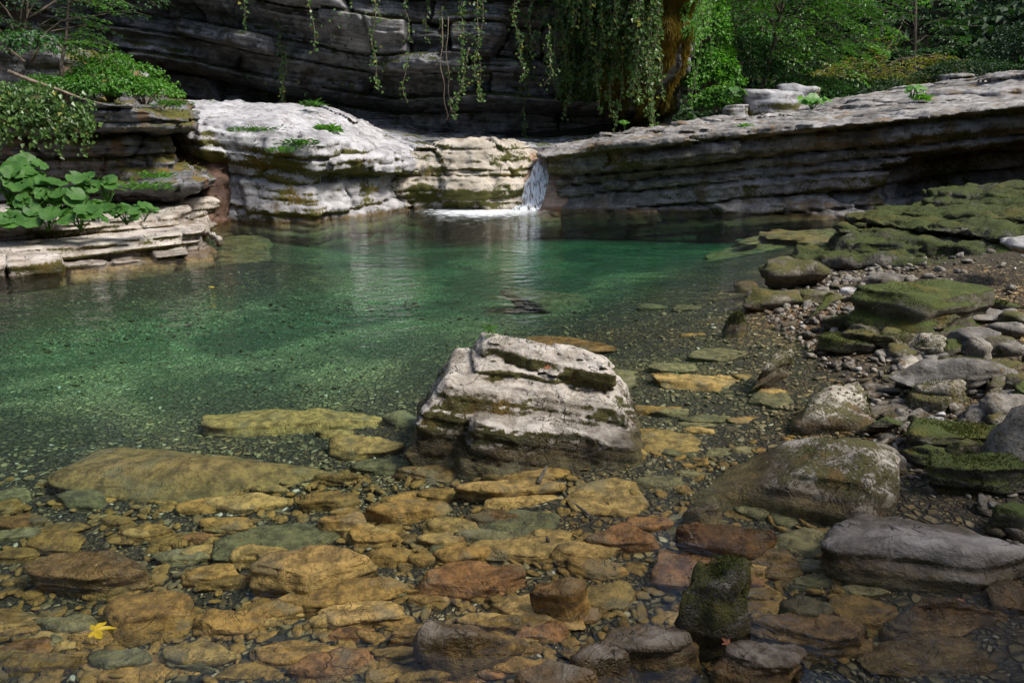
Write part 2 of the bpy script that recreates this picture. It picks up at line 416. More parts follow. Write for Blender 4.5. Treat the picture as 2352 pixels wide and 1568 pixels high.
# ------------------------------------------------------------------ bedded rock masses
def ledge(name, label, cat, mat, poly, top, zbot, seed, dip=(0, 0), tk=(.1, .3), amp=.12, block=.06, crev=.05, cw=.02, joint=.04, k=.06, prof=None,
          h=.04, disp=.018, dispf=5, topn=.06, jl=(.5, 1.6), cdir=(1, .6), group=None, edge=.12, tk2=None, s2k=1.0):
    P = np.array(poly); ztop = top(P[:, 0], P[:, 1]); 
    lo = (P[:, 0].min() - .5, P[:, 1].min() - .5, zbot); hi = (P[:, 0].max() + .5, P[:, 1].max() + .5, float(np.max(ztop)) + .4)
    S = Strata(seed, *tk, jl=jl); S2 = Strata(seed + 50, *(tk2 or (tk[0] * .3, tk[1] * .3)), jl=(1.5, 6))
    def fn(X, Y, Z):
        d2 = poly_sd(X[:, :, 0], Y[:, :, 0], poly)
        d2 = d2 + edge * fbm(X[:, :, 0], Y[:, :, 0], 0, .9, 3, seed + 2)
        tp = top(X[:, :, 0], Y[:, :, 0]) + topn * fbm(X[:, :, 0], Y[:, :, 0], 0, .8, 4, seed + 4)
        L = Z - dip[0] * X - dip[1] * Y + (.05 * vn(X[:, :, 0] * .5, Y[:, :, 0] * .5, 0, seed))[:, :, None]
        c = X * cdir[0] + Y * cdir[1]
        rec = S(L, c, amp, block, crev, cw, joint)
        rec = rec + s2k * S2(L, c, amp * .25, block * .2, crev * .3, cw * .6, 0)
        d = d2[:, :, None] + rec
        if prof is not None: d = d + prof(X, Y, Z)
        # the top is broken along bedding planes too
        t = Z - tp[:, :, None] + rec * .45
        return smax(d, t, k)
    V, F = solid(fn, lo, hi, h)
    n = vnormals(V, F)
    L = V[:, 2] - dip[0] * V[:, 0] - dip[1] * V[:, 1]
    a = disp * fbm(V[:, 0], V[:, 1], V[:, 2], dispf, 4, seed + 7) + disp * .6 * fbm(V[:, 0] * .8, V[:, 1] * .8, L * 9, 2.2, 3, seed + 8)
    V = V + n * a[:, None]
    o = mesh_from(name, V, F, mat)
    return tag(o, label, cat, group)

GREY = dict(dark=(.07, .068, .066), mid=(.2, .2, .2), light=(.42, .42, .43))
PALE = dict(dark=(.2, .195, .19), mid=(.42, .41, .4), light=(.62, .61, .61))
# back cliff: an overhanging face of dark beds
M_cliff = rock_mat('dark_cliff_limestone', (.055, .055, .055), (.24, .24, .245), (.56, .56, .57), moss=.36, moss_up=.35, scale=2.0, dip=(-.1, 0), lam=.9, lam_f=12, stain=(.07, .05, .028), stain_amt=.45, algae=None, wet=False, bump=.8, moss_scale=.9, vary=0)
def cliff():
    xs = np.concatenate([np.arange(-17, 6.6, .04)]); zs = np.concatenate([np.arange(.6, 5.6, .03), np.arange(5.6, 13.2, .25)])
    X, Z = np.meshgrid(xs.astype(np.float32), zs.astype(np.float32), indexing='ij')
    S = Strata(3, .3, 1.1, jl=(.8, 3.5)); S2 = Strata(9, .06, .25, jl=(.6, 2.5)); 
    dipz = np.where(X < -3.2, .17 * (X + 3.2), 0)
    L = Z + dipz + .1 * vn(X * .4, 0, Z * .4, 4)
    Y = 20.2 + 0 * X
    Y = Y - .9 * sstep(1.9, 2.35, L) - .55 * sstep(2.7, 2.95, L) - .5 * sstep(3.5, 3.75, L) - .5 * sstep(4.3, 4.8, Z)
    Y = Y + S(L, X, .35, .85, .28, .035, .5, .045) + S2(L, X, .09, .14, .06, .02, .05) * (.35 + .65 * sstep(-.3, .3, fbm(X, 0, Z, .7, 2, 31)))
    Y = Y + .9 * fbm(X, 0, Z * 1.3, .4, 3, 5) + .25 * fbm(X, 0, L * 2, 1.1, 3, 12) + .1 * fbm(X, 0, Z, 2.6, 5, 6, .6)
    # a buttress under the ivy, then the face turns away up the valley
    Y = Y - 1.1 * np.exp(-((X - 2.6) / 1.5) ** 2) * sstep(2.2, 3.0, Z)
    Y = Y + np.clip(X - 3.6, 0, 9) ** 2 * 1.6
    Y = Y + np.clip(-8 - X, 0, 9) * -.25
    Y = Y + np.clip(Z - 5, 0, 20) * .12
    global CLX, CLY, CLZ
    CLX, CLY, CLZ = X, Y, Z
    n0, n1 = X.shape
    V = np.stack([X.ravel(), Y.ravel(), Z.ravel()], 1)
    # back and top so that it is a solid body
    Vb = V.copy(); Vb[:, 1] = np.maximum(Vb[:, 1] + 3, 26)
    ii = (np.arange(n0 - 1)[:, None] * n1 + np.arange(n1 - 1)[None]).ravel()
    F = np.stack([ii, ii + n1, ii + n1 + 1, ii + 1], 1)
    N = len(V)
    t = np.arange(n0 - 1) * n1 + n1 - 1
    Ft = np.stack([t, t + n1, t + n1 + N, t + N], 1)
    e = (n0 - 1) * n1 + np.arange(n1 - 1)
    Fe = np.stack([e, e + N, e + N + 1, e + 1], 1)
    return mesh_from('cliff', np.concatenate([V, Vb]), np.concatenate([F, Ft, Fe, F[:, ::-1] + N]), M_cliff)
tag(cliff(), 'high dark overhanging cliff of layered limestone behind the pool', 'cliff')

# shelf of the upper stream bed, at the foot of the cliff
M_shelf = rock_mat('grey_stream_shelf', (.16, .16, .17), (.34, .34, .36), (.5, .5, .53), moss=.28, scale=2.5, lam=.6, algae=None, wet=False, vary=0, stain_amt=.2)
ledge('rock_shelf', 'flat grey rock shelf running along the foot of the dark cliff', 'rock shelf', M_shelf,
      [(-7, 16.6), (-3, 16.4), (-.6, 16.8), (.2, 16.6), (1.6, 16.3), (5.5, 17), (6.5, 22), (-8, 22)],
      lambda x, y: 1.30 + .05 * (y - 16.5) + np.clip(-x - 1.6, 0, 9) * .16, -.5, 21, tk=(.06, .14), amp=.1, h=.05, topn=.12, k=.08)

# white ledge left of the fall
M_white = rock_mat('white_weathered_limestone', (.15, .147, .152), (.38, .375, .385), (.58, .575, .6), moss=.40, moss_up=-.2, moss_col=(.07, .068, .01), speck=.2, scale=2.2, dip=(-.12, .12), lam=.6, lam_f=8, stain=(.1, .07, .04), stain_amt=.25, vary=0, moss_scale=1.5)
def top_white(x, y):
    b = np.interp(x, [-8, -5.4, -4.2, -3.4, -2.9, -2.45, -2.0], [2.05, 1.8, 1.78, 1.58, 1.38, 1.16, 1.05])
    return b + np.clip(y - 13.0, 0, 3) * np.interp(x, [-5, -3.2, -2.4], [.13, .1, .08]) - np.clip(13.3 - y, 0, 1) * .3
def prof_white(X, Y, Z):
    L = Z + .1 * (X + 4.5)
    return .34 * sstep(1.0, .9, L) - .14 * sstep(.75, .0, L) - .06 * np.exp(-((L - 1.25) / .25) ** 2)
ledge('rock_ledge', 'large white rounded rock ledge sloping down to the pool left of the waterfall', 'rock ledge', M_white,
      [(-5.35, 12.75), (-4.3, 12.65), (-3.3, 13.0), (-2.45, 14.2), (-1.9, 15.3), (-1.4, 17.5), (-6.5, 18.5), (-7.5, 15), (-6.6, 13.6)],
      top_white, -.6, 31, dip=(-.12, .12), tk=(.2, .6), amp=.12, block=.2, crev=.07, cw=.03, joint=.12, k=.25, prof=prof_white, h=.037, disp=.035, topn=.07, jl=(.6, 2), edge=.28, tk2=(.05, .16))

# pale dome beside the fall
M_dome = rock_mat('pale_tan_limestone', (.22, .19, .145), (.43, .385, .32), (.58, .535, .48), moss=.5, moss_up=-.3, moss_col=(.06, .06, .009), scale=1.7, lam=.3, lam_f=7, stain=(.16, .1, .055), stain_amt=.3, vary=0, moss_scale=1.3)
def top_dome(x, y):
    return 1.44 - .2 * np.clip(-1.25 - x, 0, 3) - .5 * np.clip(x - .2, 0, 3) ** 1.3 + .03 * (y - 15.5)
ledge('boulder', 'pale tan dome of rock with moss patches just left of the waterfall', 'boulder', M_dome,
      [(-3.0, 15.3), (-1.9, 15.0), (-1.0, 14.95), (-.2, 15.05), (.3, 15.3), (.55, 16.0), (1.1, 17.5), (-2.6, 17.5)],
      top_dome, -.9, 41, tk=(.3, .8), amp=.1, block=.16, crev=.05, cw=.03, joint=.1, k=.4, h=.037, disp=.05, topn=.12, jl=(.6, 1.6), prof=lambda X, Y, Z: .3 * sstep(.3, 1.4, Z) * sstep(.8, -.2, X), edge=.14)
M_chute = rock_mat('pink_tan_wet_rock', (.2, .12, .08), (.42, .29, .21), (.58, .45, .37), moss=.1, scale=2.2, lam=.5, lam_f=9, algae=(.3, .16, .07), vary=0, rough=.45)
def top_chute(x, y): return np.interp(y, [15.0, 15.35, 15.55, 15.8, 16.1, 16.6, 17.5], [-.1, .1, .5, .75, .95, 1.12, 1.3]) + .1 * np.clip(x - .6, 0, 1)
ledge('rock_chute', 'wet pinkish rock chute between dome and long slab carrying the waterfall', 'rock chute', M_chute,
      [(-.3, 15.0), (1.0, 15.0), (1.7, 16.0), (2.2, 17.6), (-.3, 17.6)], top_chute, -.6, 45, tk=(.15, .4), amp=.05, block=.06, crev=.03, joint=.02, k=.12, h=.035, disp=.03, topn=.06)

# long tilted slab on the right, undercut into a dark cave
M_slab = rock_mat('tilted_grey_limestone', (.075, .068, .06), (.27, .26, .25), (.64, .63, .63), moss=.38, moss_up=-.1, moss_col=(.05, .05, .008), scale=2.4, dip=(.1, .03), lam=.55, lam_f=7, stain=(.15, .1, .05), stain_amt=.45, vary=0, moss_scale=1.1)
def top_slab(x, y):
    return np.interp(x, [0, .9, 2, 3.4, 5, 6.5, 8, 9.5, 12], [.9, 1.25, 1.58, 1.74, 1.86, 1.98, 2.2, 2.42, 2.9]) - np.clip(15.3 - y, 0, 2) * .12 + np.clip(y - 15.3, 0, 4) * .05
def prof_slab(X, Y, Z):
    L = Z - .11 * X
    r = .28 * sstep(.98, .9, L) + .22 * sstep(.62, .55, L) - .25 * sstep(.1, -.15, L + .06 * X)
    cave = 1.35 * sstep(6.6, 8.4, X + .3 * fbm(X, Y, Z, 1, 2, 4)) * sstep(17.5, 16.5, Y) * sstep(1.02 + .12 * (7 - 6), .86, Z - .13 * (X - 7))
    return r + cave * sstep(5.5, 6.5, X)
ledge('rock_ledge', 'long grey layered slab rising to the right above a dark cave', 'rock ledge', M_slab,
      [(-.05, 15.1), (.8, 14.75), (1.8, 14.5), (3.2, 14.25), (5.2, 13.7), (7.6, 13.1), (10, 12.5), (13.2, 11.9), (15, 22), (8, 22), (5, 18.4), (1.6, 17.2), (.6, 16.4)],
      top_slab, -.6, 58, dip=(.11, .03), tk=(.2, .55), amp=.22, block=.3, crev=.12, cw=.028, joint=.16, k=.06, prof=prof_slab, h=.037, disp=.035, topn=.1, jl=(.8, 2.8), s2k=.45, edge=.16, tk2=(.03, .1))

# left wall: shelves, an overhanging mossy top and a second block behind
M_left = rock_mat('grey_laminated_limestone', (.05, .05, .052), (.17, .17, .18), (.4, .4, .42), moss=.5, moss_up=.2, moss_col=(.065, .062, .009), scale=2.6, dip=(0, 0), lam=.9, lam_f=14, stain=(.15, .08, .035), stain_amt=.42, vary=0, moss_scale=1.1)
def prof_left(X, Y, Z):
    bulge = sstep(-6.4, -5.6, X) * np.exp(-((Z - .78) / .24) ** 2)
    return .42 * sstep(1.58, 1.5, Z) - .5 * bulge + .3 * sstep(.5, .42, Z)
ledge('rock_ledge', 'grey layered rock wall with a mossy overhanging top at the left edge', 'rock ledge', M_left,
      [(-12, 10.6), (-8, 10.9), (-6, 11.0), (-4.95, 11.0), (-4.7, 11.4), (-4.85, 12.6), (-5.6, 14), (-13, 15)],
      lambda x, y: 1.95 + .04 * (y - 11) + np.clip(-5.8 - x, 0, 1.2) * .06 - np.clip(x + 5.4, 0, 1) * .25, -.4, 63, tk=(.14, .4), amp=.12, block=.18, crev=.1, cw=.025, joint=.14, k=.06, prof=prof_left, h=.036, disp=.04, topn=.1, jl=(.5, 1.6), edge=.18, tk2=(.03, .09))
ledge('boulder', 'upper mossy grey block standing on the left rock wall behind the shrub', 'boulder', M_left,
      [(-12, 12.3), (-7.9, 12.3), (-6.7, 12.5), (-6.2, 13.2), (-6.4, 15), (-13, 15.5)],
      lambda x, y: 2.95 - np.clip(x + 7.4, 0, 3) * .62, 1.7, 67, tk=(.2, .5), amp=.12, block=.14, crev=.06, joint=.05, k=.2, h=.045, disp=.03, topn=.12, edge=.25)

# red earth gully between the left wall and the white ledge
M_gully = rock_mat('red_brown_gully_soil', (.05, .03, .022), (.13, .075, .052), (.24, .17, .14), moss=.1, scale=4, lam=.2, algae=(.2, .11, .04), vary=0)
ledge('gully', 'strip of wet red brown earth running down between two rock ledges', 'gully', M_gully,
      [(-5.9, 12.35), (-5.0, 12.3), (-4.9, 12.9), (-5.0, 15), (-6.4, 15)], lambda x, y: np.minimum(.02 + np.clip(y - 12.35, 0, 3) * 1.15, 1.75), -.4, 71, tk=(.1, .3), amp=.04, k=.1, h=.045, disp=.05, dispf=6, topn=.1)

# low stepped ledge with pale slabs, left shore
M_step = rock_mat('cream_bedded_limestone', (.2, .17, .14), (.42, .38, .34), (.62, .57, .53), moss=.40, moss_up=-.2, moss_col=(.06, .058, .01), scale=2.6, lam=.7, lam_f=20, stain=(.13, .085, .04), stain_amt=.3, algae=(.22, .125, .05), vary=0, moss_scale=1.6, algae_top=-.01)
SH = [(-9, 6.9), (-5.6, 7.75), (-4.65, 8.35), (-3.95, 8.95), (-3.6, 9.5), (-3.95, 10.4), (-4.5, 11.2), (-4.9, 12.6), (-10, 13)]
def off(P, dx, dy): return [(x + dx * (i < 7) , y + dy * (i < 7)) for i, (x, y) in enumerate(P)]
ledge('rock_ledge', 'lowest row of cream blocks along the water under the leafy left bank', 'rock ledge', M_step, SH,
      lambda x, y: .14 + .02 * (y - 8) + 0 * x, -1.4, 81, tk=(.3, .42), amp=.04, block=.3, crev=.02, cw=.02, joint=.2, k=.07, h=.028, disp=.03, topn=.05, jl=(.5, 1.3), edge=.14, prof=lambda X, Y, Z: .0 * Z, tk2=(.05, .1))
ledge('rock_ledge', 'thin cream rock beds stacked in the middle of the leafy left bank', 'rock ledge', M_step, off(SH, -.42, .34),
      lambda x, y: .29 + .02 * (y - 9) + 0 * x, -.3, 84, tk=(.05, .12), amp=.14, block=.08, crev=.05, cw=.012, joint=.03, k=.04, h=.026, disp=.014, topn=.03, jl=(.4, 1.2), edge=.12)
ledge('rock_ledge', 'upper cream rock beds under the broad leaves of the left bank', 'rock ledge', M_step, off(SH, -.95, .95),
      lambda x, y: .43 + .02 * (y - 9) + 0 * x, -.1, 87, tk=(.05, .13), amp=.18, block=.1, crev=.05, cw=.012, joint=.03, k=.04, h=.03, disp=.016, topn=.03, jl=(.4, 1.2), edge=.16)
# orange shallows in front of it and on the right
M_orange = rock_mat('orange_algae_rock', (.1, .05, .015), (.22, .12, .035), (.36, .22, .08), moss=0, scale=3, lam=.5, algae=(.25, .14, .05), vary=0, algae_top=.0)
ledge('rock_ledge', 'sunken orange rock shelf below the cream blocks of the left bank', 'rock ledge', M_orange,
      [(-9, 6.8), (-5.7, 7.55), (-4.6, 8.2), (-3.8, 8.8), (-3.35, 9.5), (-3.6, 10.6), (-4.3, 12.5), (-9, 12)], lambda x, y: -.16 + 0 * x, -1.6, 91, tk=(.06, .14), amp=.3, k=.15, h=.05, disp=.03, topn=.1, edge=.3, prof=lambda X, Y, Z: .9 * (Z + .1))
ledge('rock_ledge', 'sunken orange bedrock shelf in the shallows left of the mossy steps', 'rock ledge', M_orange,
      [(2.5, 8.6), (3.0, 9.6), (2.7, 10.4), (3.6, 12.2), (4.3, 13.2), (7.5, 14.2), (9, 11), (5, 8)], lambda x, y: -.09 - .1 * np.clip(4.2 - x, 0, 3) + 0 * y, -1.4, 94, tk=(.03, .09), amp=.3, k=.12, h=.05, disp=.02, topn=.06, edge=.3, prof=lambda X, Y, Z: 1.2 * (Z + .08))

# mossy steps of the right bank
M_mossy = rock_mat('moss_covered_ledge', (.05, .045, .035), (.12, .11, .09), (.25, .24, .21), moss=.64, moss_up=.2, moss_col=(.038, .052, .006), scale=2.6, lam=.5, lam_f=16, vary=0, moss_scale=1.5, bump=1.0)
SR = [(3.15, 7.7), (3.2, 9.0), (4.3, 10.2), (6.0, 11.6), (8, 12.6), (11, 11.5), (10, 6.2), (5.4, 6.3), (4.2, 6.9)]
def offr(dx, dy): return [(x + dx * (i in (0, 1, 2, 7, 8)), y + dy * (i in (0, 7, 8))) for i, (x, y) in enumerate(SR)]
for (dx, dy, zt, sd, lb) in ((0, 0, .27, 101, 'lowest broad mossy rock step of the right bank beside the water'),
                             (.45, .75, .5, 104, 'middle mossy rock step of the right bank above the lowest one'),
                             (1.05, 1.6, .7, 107, 'topmost mossy rock step of the right bank facing the cave')):
    ledge('rock_step', lb, 'rock step', M_mossy, offr(dx, dy), lambda x, y, zt=zt: zt + .045 * (x - 4) + .0 * y, -.6, sd, dip=(.05, 0), tk=(.08, .2), amp=.22, block=.2, crev=.05, cw=.02, joint=.12, k=.12, h=.035, disp=.06, dispf=5, topn=.12, jl=(.4, 1.4), edge=.3, group='mossy rock steps of the right bank')

# the gorge sides: wooded slopes all round, open to the sky overhead
M_hill = plain_mat('forest_floor', (.012, .014, .006), (.035, .03, .014), 3, .95, .8)
def sheet(name, xs, ys, zf, mat):
    X, Y = np.meshgrid(xs.astype(np.float32), ys.astype(np.float32), indexing='ij'); Z = zf(X, Y)
    n0, n1 = X.shape; ii = (np.arange(n0 - 1)[:, None] * n1 + np.arange(n1 - 1)[None]).ravel()
    return tag(mesh_from(name, np.stack([X.ravel(), Y.ravel(), Z.ravel()], 1), np.stack([ii, ii + n1, ii + n1 + 1, ii + 1], 1), mat), kind='structure')
sheet('hillside', np.arange(-40, 60, .7), np.arange(20.5, 75, .7), lambda X, Y: 1.2 + .012 * (Y - 21) + np.clip(Y - 30, 0, 99) * .8 + np.clip(X - 13, 0, 99) * .9 + .7 * fbm(X, Y, 0, .16, 4, 3) + sstep(4.5, -1, X) * sstep(22, 27, Y) * 12, M_hill)
def near_slope(X, Y):
    return -4.5 + np.clip(-3.0 - Y, 0, 11) * 1.15 + np.clip(X - 8.5, 0, 14) * 1.2 + np.clip(-10.5 - X, 0, 12) * 2.0 + .5 * fbm(X, Y, 0, .3, 4, 6)
sheet('gorge_slope', np.arange(-22, 24, .5), np.arange(-14, 21, .5), near_slope, M_hill)
# ------------------------------------------------------------------ stones
def ico(n):
    import bmesh
    bm = bmesh.new(); bmesh.ops.create_icosphere(bm, subdivisions=n, radius=1)
    V = np.array([v.co[:] for v in bm.verts], np.float32); F = np.array([[v.index for v in f.verts] for f in bm.faces], np.int32); bm.free()
    return V / np.linalg.norm(V, axis=1, keepdims=True), F
ICO = {n: ico(n) for n in (1, 2, 3, 4, 5, 6)}
def stone_shape(seed, kind, dims, level, rough=1.0, skew=0.0, tilt=(0, 0)):
    """an angular body cut by planes, worn at the edges; dims = width, length, thickness in metres"""
    r = np.random.RandomState(seed); D, F = ICO[level]
    N = []; d = []
    if kind in ('slab', 'block'):
        m = r.randint(5, 9); a0 = r.rand() * 6.28
        for i in range(m):
            a = a0 + (i + r.uniform(-.3, .3)) * 6.283 / m; zt = r.uniform(-.25, .4)
            N.append((math.cos(a), math.sin(a), zt)); d.append(r.uniform(.72, 1.0))
        tl = .22 if kind == 'slab' else .2
        N.append((r.uniform(-tl, tl), r.uniform(-tl, tl), 1)); d.append(.62)
        N.append((r.uniform(-.6, .6), r.uniform(-.6, .6), 1)); d.append(.8)
        N.append((r.uniform(-.1, .1), r.uniform(-.1, .1), -1)); d.append(.62)
        p = 30 if kind == 'slab' else 32
    elif kind == 'round':
        for i in range(14):
            v = r.normal(size=3); N.append(v / np.linalg.norm(v)); d.append(r.uniform(.8, 1.0))
        p = 7
    else:
        for i in range(11):
            v = r.normal(size=3); v[2] *= .8; N.append(v / np.linalg.norm(v)); d.append(r.uniform(.66, 1.0))
        N.append((r.uniform(-.3, .3), r.uniform(-.3, .3), 1)); d.append(.8); p = 22
    N = np.array(N, np.float32); N /= np.linalg.norm(N, axis=1, keepdims=True); d = np.array(d, np.float32)
    q = np.maximum(D @ N.T / d, 1e-4)
    R = 1.0 / ((q ** p).sum(1) ** (1.0 / p))
    V = D * R[:, None]
    V -= (V.max(0) + V.min(0)) / 2; V /= (V.max(0) - V.min(0))
    V *= np.array(dims, np.float32)
    if kind == 'wedge':
        k = np.clip(V[:, 2] / dims[2] + .5, 0, 1)[:, None]; V[:, :2] = V[:, :2] * (1.0 - .45 * k) + np.array(r.uniform(-.08, .08, 2) * dims[:2], np.float32) * k
    V[:, 0] += skew * V[:, 1]
    s = (dims[0] * dims[1] * dims[2]) ** (1 / 3); sm = min(dims)
    o = r.rand(3) * 40
    n = vnormals(V, F)
    lam = fbm(V[:, 0] * .5 + o[0], V[:, 1] * .5 + o[1], V[:, 2] * 7 + o[2], 1.6 / s, 3, 3)
    a = .1 * sm * fbm(V[:, 0] + o[0], V[:, 1] + o[1], V[:, 2] + o[2], 1.0 / s, 3, 1) + .05 * s * rough * fbm(V[:, 0] + o[0], V[:, 1] + o[1], V[:, 2] + o[2], 3.2 / s, 5, 2, .6)
    a += .1 * sm * lam * (1 - n[:, 2] ** 2)
    V = V + n * a[:, None]
    if tilt[0] or tilt[1]:
        V[:, 2] += tilt[0] * V[:, 0] + tilt[1] * V[:, 1]
    return V, F

BR = dict(scale=7, lam=.3, lam_f=26, bump=.7, moss_scale=7)
M_sub = rock_mat('brown_algae_stone', (.12, .09, .04), (.24, .18, .09), (.36, .29, .17), moss=.14, moss_up=.1, algae=(.25, .135, .032), vary=.5, **BR)
M_pale = rock_mat('pale_sunken_stone', (.12, .09, .04), (.24, .18, .09), (.36, .29, .17), moss=0, algae=(.31, .185, .055), vary=.35, **BR)
M_green = rock_mat('greenish_sunken_stone', (.12, .1, .05), (.24, .2, .1), (.36, .3, .19), moss=0, algae=(.15, .12, .05), vary=.35, **BR)
M_or = rock_mat('rust_orange_stone', (.11, .055, .016), (.24, .12, .035), (.36, .22, .09), moss=.05, algae=(.2, .09, .026), vary=.3, rough=.5, **BR)
M_wet = rock_mat('wet_dark_brown_stone', (.045, .028, .014), (.12, .07, .028), (.2, .13, .06), moss=.18, algae=(.17, .095, .03), vary=.3, rough=.3, **BR)
M_cap = rock_mat('mossy_stone_with_white_cap', (.12, .09, .06), (.3, .25, .19), (.62, .6, .6), moss=.5, moss_up=-.35, moss_col=(.07, .06, .018), algae=(.17, .1, .032), stain_amt=.5, vary=.2, **{**BR, 'moss_scale': 5})
M_moss = rock_mat('moss_grown_stone', (.08, .07, .045), (.2, .18, .14), (.42, .4, .36), moss=.62, moss_up=.1, moss_col=(.065, .064, .014), algae=(.14, .1, .03), vary=.4, **{**BR, 'moss_scale': 5})
M_green_moss = rock_mat('thick_green_moss_stone', (.06, .055, .035), (.14, .13, .09), (.24, .22, .17), moss=.62, moss_up=.45, moss_col=(.045, .06, .008), algae=(.12, .09, .03), vary=.3, **{**BR, 'moss_scale': 4})
M_grey = rock_mat('dry_grey_stone', (.09, .082, .07), (.22, .205, .18), (.4, .38, .345), moss=.38, moss_up=0, moss_col=(.07, .065, .02), algae=(.15, .11, .05), vary=.45, **{**BR, 'moss_scale': 4})
M_lichen = rock_mat('lichen_speckled_boulder', (.16, .14, .1), (.38, .34, .28), (.64, .6, .56), moss=.56, moss_up=.05, moss_col=(.07, .062, .018), algae=(.15, .1, .035), vary=.1, **{**BR, 'scale': 5, 'moss_scale': 5})
M_lt = rock_mat('light_grey_stone', (.25, .24, .23), (.42, .41, .4), (.6, .6, .6), moss=.08, vary=.3, **BR)
M_slabtop = rock_mat('pale_flat_slab_mossy_sides', (.13, .11, .09), (.3, .265, .23), (.46, .43, .4), moss=.46, moss_up=-.75, moss_col=(.05, .05, .012), vary=.1, algae=(.12, .085, .03), **{**BR, 'scale': 5, 'moss_scale': 4})
M_gold = rock_mat('golden_sunken_boulder', (.12, .09, .04), (.24, .18, .09), (.36, .29, .17), moss=0, algae=(.22, .132, .042), vary=.1, **{**BR, 'scale': 5})
MATS = dict(gold=M_gold, sub=M_sub, pale=M_pale, green=M_green, orange=M_or, wet=M_wet, cap=M_cap, moss=M_moss, gmoss=M_green_moss, grey=M_grey, lich=M_lichen, lt=M_lt, slab=M_slabtop)

_sn = [0]
def stone(u, v, w, h, kind, mat, label, side=.35, above=0.0, skew=0.0, tilt=(0, 0), group=None, seed=None, name='stone', cat='stone', gz=None, rough=1.0, lenf=1.0, sink=.02):
    """u, v, w, h: the stone's box in the photograph (2352 px wide); side: share of h that is its front face;
    above: level of its visible foot (bed or bank when 0 and under water)"""
    _sn[0] += 1; seed = seed or 1000 + _sn[0]
    vb = v + h / 2
    tf = 1.15
    if above: gz, sink, above, tf = 0.0, .24, 0.0, .62
    # where the foot of the front face stands
    z = 0.0
    X, Y, t = on_level(u, vb, 0)
    for _ in range(6):
        z = bed_s(X, Y) if gz is None else gz
        X, Y, t = on_level(u, vb, z)
    s = t / FPX
    th = math.atan2(CAM_H - z, Y)
    W = 1.12 * w * s
    T = tf * side * h * s / math.cos(th)
    Lh = 1.1 * (1 - side) * h * s / max(math.sin(th), .12) * lenf
    Lh = min(max(Lh, .35 * W), 1.7 * W)
    ext = sink + above
    if kind == 'wedge': W *= 1.25; Lh = max(Lh, .6 * W)
    Tt = T + ext; W *= 1 + .3 * Lh / max(Y, 1)
    level = 5 if w > 210 else 4 if w > 70 else 3
    V, F = stone_shape(seed, kind, (W, Lh, Tt), level, rough, skew, tilt)
    o = mesh_from(name, V, F, MATS[mat])
    o.location = (X * (1 + .5 * Lh / max(Y, 1)), Y + Lh / 2 * .96, z + T / 2 - ext / 2 - (0 if above == 0 else 0))
    tag(o, label, cat, group or 'stones of the stream bed')
    return o

